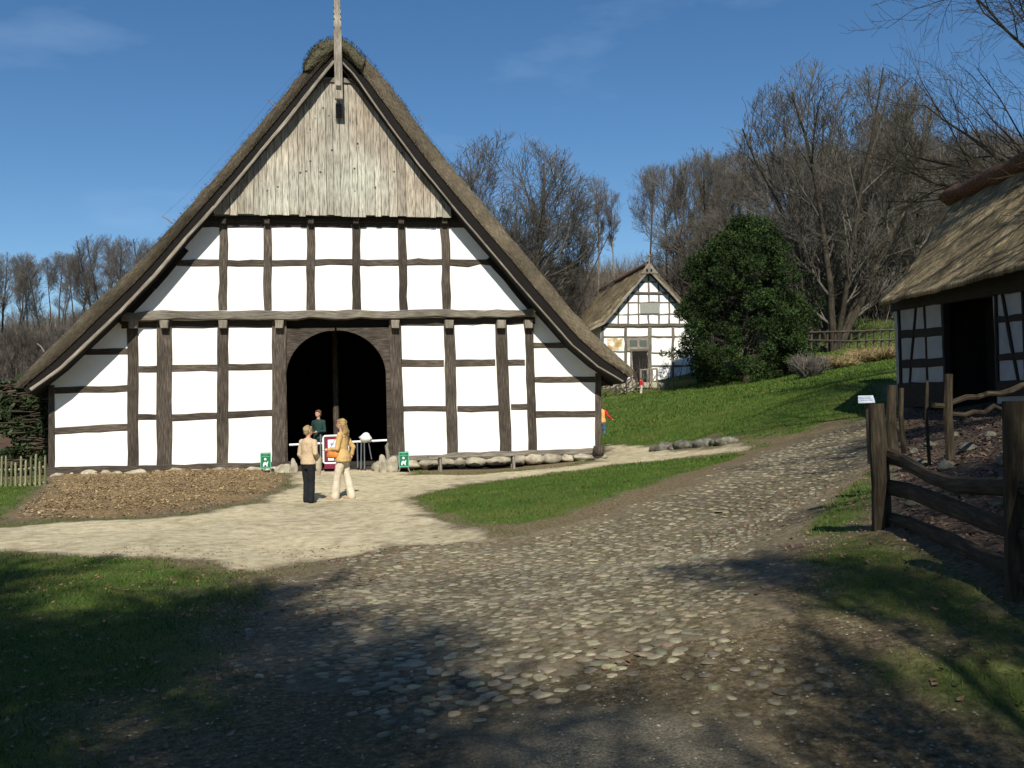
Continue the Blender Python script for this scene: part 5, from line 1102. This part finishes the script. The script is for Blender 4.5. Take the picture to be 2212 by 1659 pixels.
def person(loc,face,h,label,top_m,leg_m,hair_m,shoe_m,arms,legs,long_hair=False,vox=.012,head_turn=0,sleeve_m=None,flare=1.0,top_len=.53,group=None,hands=True,fat=1.0):
    """local frame: faces +y, height 1 scaled to h. arms/legs: joint lists for left(-x)/right(+x)"""
    o=empty('person',loc,face); tag(o,label,'person'); S_=h
    sc=lambda p: tuple(q*S_ for q in p)
    def body(mb):
        ell(mb,[(0,0,z*S_,a*S_,b*S_) for z,a,b in ((.47,.085,.065),(.53,.088,.068),(.60,.072,.055),(.70,.085,.062),(.78,.10,.06),(.81,.085,.05),(.835,.03,.03))])
        limb(mb,[sc((0,0,.81)),sc((0,.008,.88))],[.031*S_,.029*S_])
        ct,s_=math.cos(head_turn),math.sin(head_turn); f=lambda x,y,z:((x*ct-y*s_)*S_,(x*s_+y*ct)*S_+.01*S_,z*S_)
        mb.ball(f(0,0,.935),(.045*S_,.053*S_,.062*S_),14,10,rz=head_turn); mb.ball(f(0,.022,.905),(.032*S_,.032*S_,.034*S_),10,8,rz=head_turn)
        mb.ball(f(0,.057,.925),(.008*S_,.013*S_,.013*S_),8,6); mb.ball(f(-.045,0,.93),(.007*S_,.012*S_,.018*S_),8,6); mb.ball(f(.045,0,.93),(.007*S_,.012*S_,.018*S_),8,6)
        mb.ball(f(0,.052,.903),(.014*S_,.006*S_,.005*S_),8,6)
        for A in arms:
            limb(mb,[sc(p) for p in A],[.030*S_,.024*S_,.016*S_])
            w=Vector(A[2]); d=(w-Vector(A[1])).normalized(); side=d.cross(Vector((0,0,1)) if abs(d.z)<.9 else Vector((0,1,0))).normalized(); c=w+d*.03
            mb.ball(sc(c),(.02*S_,.02*S_,.024*S_),8,6)
            for k in range(4):
                b_=w+d*.045+side*((k-1.5)*.0115); L_=(.036,.042,.040,.030)[k]; m1=b_+d*L_*.55; e=m1+(d*.8+Vector((0,.45,-.2))).normalized()*L_*.5
                limb(mb,[sc(b_-d*.02),sc(m1),sc(e)],[.0062*S_,.0058*S_,.005*S_],6)
            b_=w+d*.02+side*.02; limb(mb,[sc(b_),sc(b_+side*.014+d*.018),sc(b_+side*.012+d*.036)],[.0075*S_,.007*S_,.006*S_],6)
        for Lg in legs: limb(mb,[sc(p) for p in Lg],[.052*S_,.034*S_,.022*S_])
    cloth('body',body,M_skin,o,vox*.8,2)
    for xx in (-.018,.018):     # eyes
        ct,s_=math.cos(head_turn),math.sin(head_turn); x,y=xx,.050; mb=MB(); mb.ball(((x*ct-y*s_)*S_,(x*s_+y*ct)*S_+.01*S_,.936*S_),.0062*S_,8,6); mb.build('eye',M_shoe,o,True)
    def tp(mb):
        ell(mb,[(0,0,z*S_,a*S_*fat,b*S_*fat) for z,a,b in ((top_len-.03,.103*flare,.082*flare),(top_len+.03,.100*flare,.078*flare),(.62,.090,.07),(.70,.098,.074),(.78,.112,.07),(.815,.095,.058),(.84,.045,.04))])
        if not sleeve_m:
            for A in arms: a=[sc(p) for p in A]; w=Vector(a[1]).lerp(Vector(a[2]),.93); limb(mb,[a[0],a[1],tuple(w)],[.040*S_*fat,.034*S_*fat,.026*S_*fat])
    cloth('jacket',tp,top_m,o,vox)
    if sleeve_m:
        for A in arms:
            def sl(mb,A=A): a=[sc(p) for p in A]; w=Vector(a[1]).lerp(Vector(a[2]),.9); limb(mb,[a[0],a[1],tuple(w)],[.040*S_,.033*S_,.026*S_])
            cloth('sleeve',sl,sleeve_m,o,vox)
    def tr(mb):
        ell(mb,[(0,0,z*S_,a*S_,b*S_) for z,a,b in ((.44,.088,.07),(.50,.094,.075),(.56,.082,.066))])
        for Lg in legs:
            a=[Vector(sc(p)) for p in Lg]; end=a[1].lerp(a[2],.97); mid=a[1].lerp(a[2],.5); limb(mb,[tuple(a[0]),tuple(a[0].lerp(a[1],.5)),tuple(a[1]),tuple(mid),tuple(end)],[.060*S_,.054*S_,.044*S_,.040*S_*flare,.042*S_*flare],12)
    cloth('trousers',tr,leg_m,o,vox)
    for Lg in legs:
        a=Vector(sc(Lg[2])); mb=MB(); mb.ball((a.x,a.y+.035*S_,a.z-.012*S_),(.026*S_,.072*S_,.022*S_),12,8); mb.build('shoe',shoe_m,o,True)
    def hr(mb):
        ct,s_=math.cos(head_turn),math.sin(head_turn); f=lambda x,y,z:((x*ct-y*s_)*S_,(x*s_+y*ct)*S_+.01*S_,z*S_)
        mb.ball(f(0,-.012,.950),(.054*S_,.058*S_,.054*S_),14,10,.12,4,rz=head_turn); mb.ball(f(0,-.028,.915),(.047*S_,.036*S_,.045*S_),12,9,.2,6,rz=head_turn)
        mb.ball(f(0,.032,.975),(.034*S_,.022*S_,.014*S_),10,7,.2,2,rz=head_turn)
        if long_hair:
            for i in range(15):
                a=math.pi*(1.0+ (i-7)/7*.62)+math.pi/2*0; x=math.sin((i-7)/7*1.5)*.05; y=-.02-.03*math.cos((i-7)/7*1.5); zl=.80+.02*math.sin(i*2.3)
                limb(mb,[f(x,y,.94),f(x*1.35+.005*math.sin(i*3),y*1.3,.88),f(x*1.3,y*1.5-.008,.84),f(x*1.55,y*1.6-.005*math.sin(i),zl)],[.017*S_,.016*S_,.015*S_,.009*S_],6)
    cloth('hair',hr,hair_m,o,vox,1)
    return o
def ground_at(px,py): h=hit(px,py); return Vector((h[0],h[1],zt(*h)))
def arm(s,el,wr): return [(s*.105,0,.79),(s*el[0],el[1],el[2]),(s*wr[0],wr[1],wr[2])]
def leg(s,kn=(.055,.01,.27),an=(.055,-.01,.03)): return [(s*.048,0,.50),(s*kn[0],kn[1],kn[2]),(s*an[0],an[1],an[2])]
g1=ground_at(668,1087); sz=lambda g,px0,pt,pb: (pb-pt)/FPX*g.y
pa=person((g1.x,g1.y,g1.z),R(-32),sz(g1,0,921,1088),'person with short fair hair in a beige jacket and black trousers, seen from behind',M_beige,M_black,M_hair_l,M_shoe,
   [arm(-1,(.135,-.02,.63),(.115,.05,.52)),arm(1,(.15,-.03,.64),(.10,.09,.58))],[leg(-1,(.042,.005,.27),(.042,-.005,.03)),leg(1,(.042,.005,.27),(.05,-.02,.03))],head_turn=R(-25),top_len=.53,flare=1.08)
def draped(mb):
    h=sz(g1,0,921,1088); ell(mb,[(.105*h,.075*h,z*h,a*h,b*h) for z,a,b in ((.36,.022,.03),(.44,.032,.045),(.52,.036,.05),(.585,.03,.045),(.60,.015,.03))])
cloth('draped_cardigan',draped,flat('grey_beige_cloth',(.42,.36,.25),.9,.5),pa)
g2=ground_at(742,1079); h2=sz(g2,0,906,1080)
pb=person((g2.x,g2.y,g2.z),R(82),h2,'person with long wavy blonde hair in a tan jacket and cream trousers, facing left',M_tan,M_cream,M_hair_b,M_shoe_t,
   [arm(-1,(.12,.03,.63),(.09,.15,.62)),arm(1,(.15,-.09,.64),(.15,-.07,.55))],[leg(-1,(.05,.06,.27),(.05,.09,.03)),leg(1,(.055,-.04,.27),(.055,-.09,.03))],long_hair=True,flare=1.28,top_len=.50,head_turn=R(6))
def bag(mb): ell(mb,[(-.10*h2,.09*h2,z*h2,a*h2,b*h2) for z,a,b in ((.515,.02,.045),(.53,.035,.082),(.56,.035,.085),(.595,.025,.07),(.605,.012,.05))])
bg_=MB(); bag(bg_); 
hb=empty('handbag',(g2.x,g2.y,g2.z),R(82)); tag(hb,'orange leather handbag held under the arm of the person with long blonde hair','handbag')
def bag2(mb): bag(mb)
cloth('bag_body',bag2,M_orange,hb,.01)
mb=MB(); mb.tube([(-.10*h2,.14*h2,.60*h2),(-.115*h2,.10*h2,.68*h2),(-.105*h2,.02*h2,.80*h2),(-.09*h2,.0,.815*h2)],.008,5); mb.tube([(-.10*h2,.03*h2,.60*h2),(-.11*h2,-.01*h2,.7*h2),(-.09*h2,-.02*h2,.81*h2)],.008,5); mb.build('strap',M_orange,hb)
p3=hz(690,1005,-.75); h3=HF.P(690,884,-.75)[1]-zfl
person((p3.x,p3.y,zfl-.02),R(150),h3,'person in a dark green top standing inside the arched doorway',M_green_d,M_black,M_hair_d,M_shoe,[arm(-1,(.13,.0,.63),(.08,.12,.62)),arm(1,(.15,-.02,.64),(.08,.12,.60))],[leg(-1),leg(1)])
g4=gp(1305,957,45); 
person((g4.x-.08,45,zt(g4.x,45)),R(-20),1.72,'person in an orange vest, red sleeves and jeans at the right corner of the farmhouse',M_vest,M_jean,M_hair_d,M_shoe,[arm(-1,(.14,.0,.63),(.12,.05,.52)),arm(1,(.18,.0,.66),(.26,.06,.58))],[leg(-1),leg(1,(.055,.04,.27),(.055,.0,.03))],vox=.02,sleeve_m=M_red,flare=1.1)
g5=ground_at(1385,851)
person((g5.x,g5.y,g5.z),R(-60),35/FPX*g5.y,'child in a red top and pale trousers at the foot of the small house steps',M_red,M_cream,M_hair_d,M_shoe,[arm(-1,(.16,.0,.65),(.2,.05,.55)),arm(1,(.17,.0,.65),(.22,.06,.56))],[leg(-1),leg(1)],vox=.022)
print('objects',len(bpy.data.objects),'g1',g1,'g2',g2,'h2',h2)
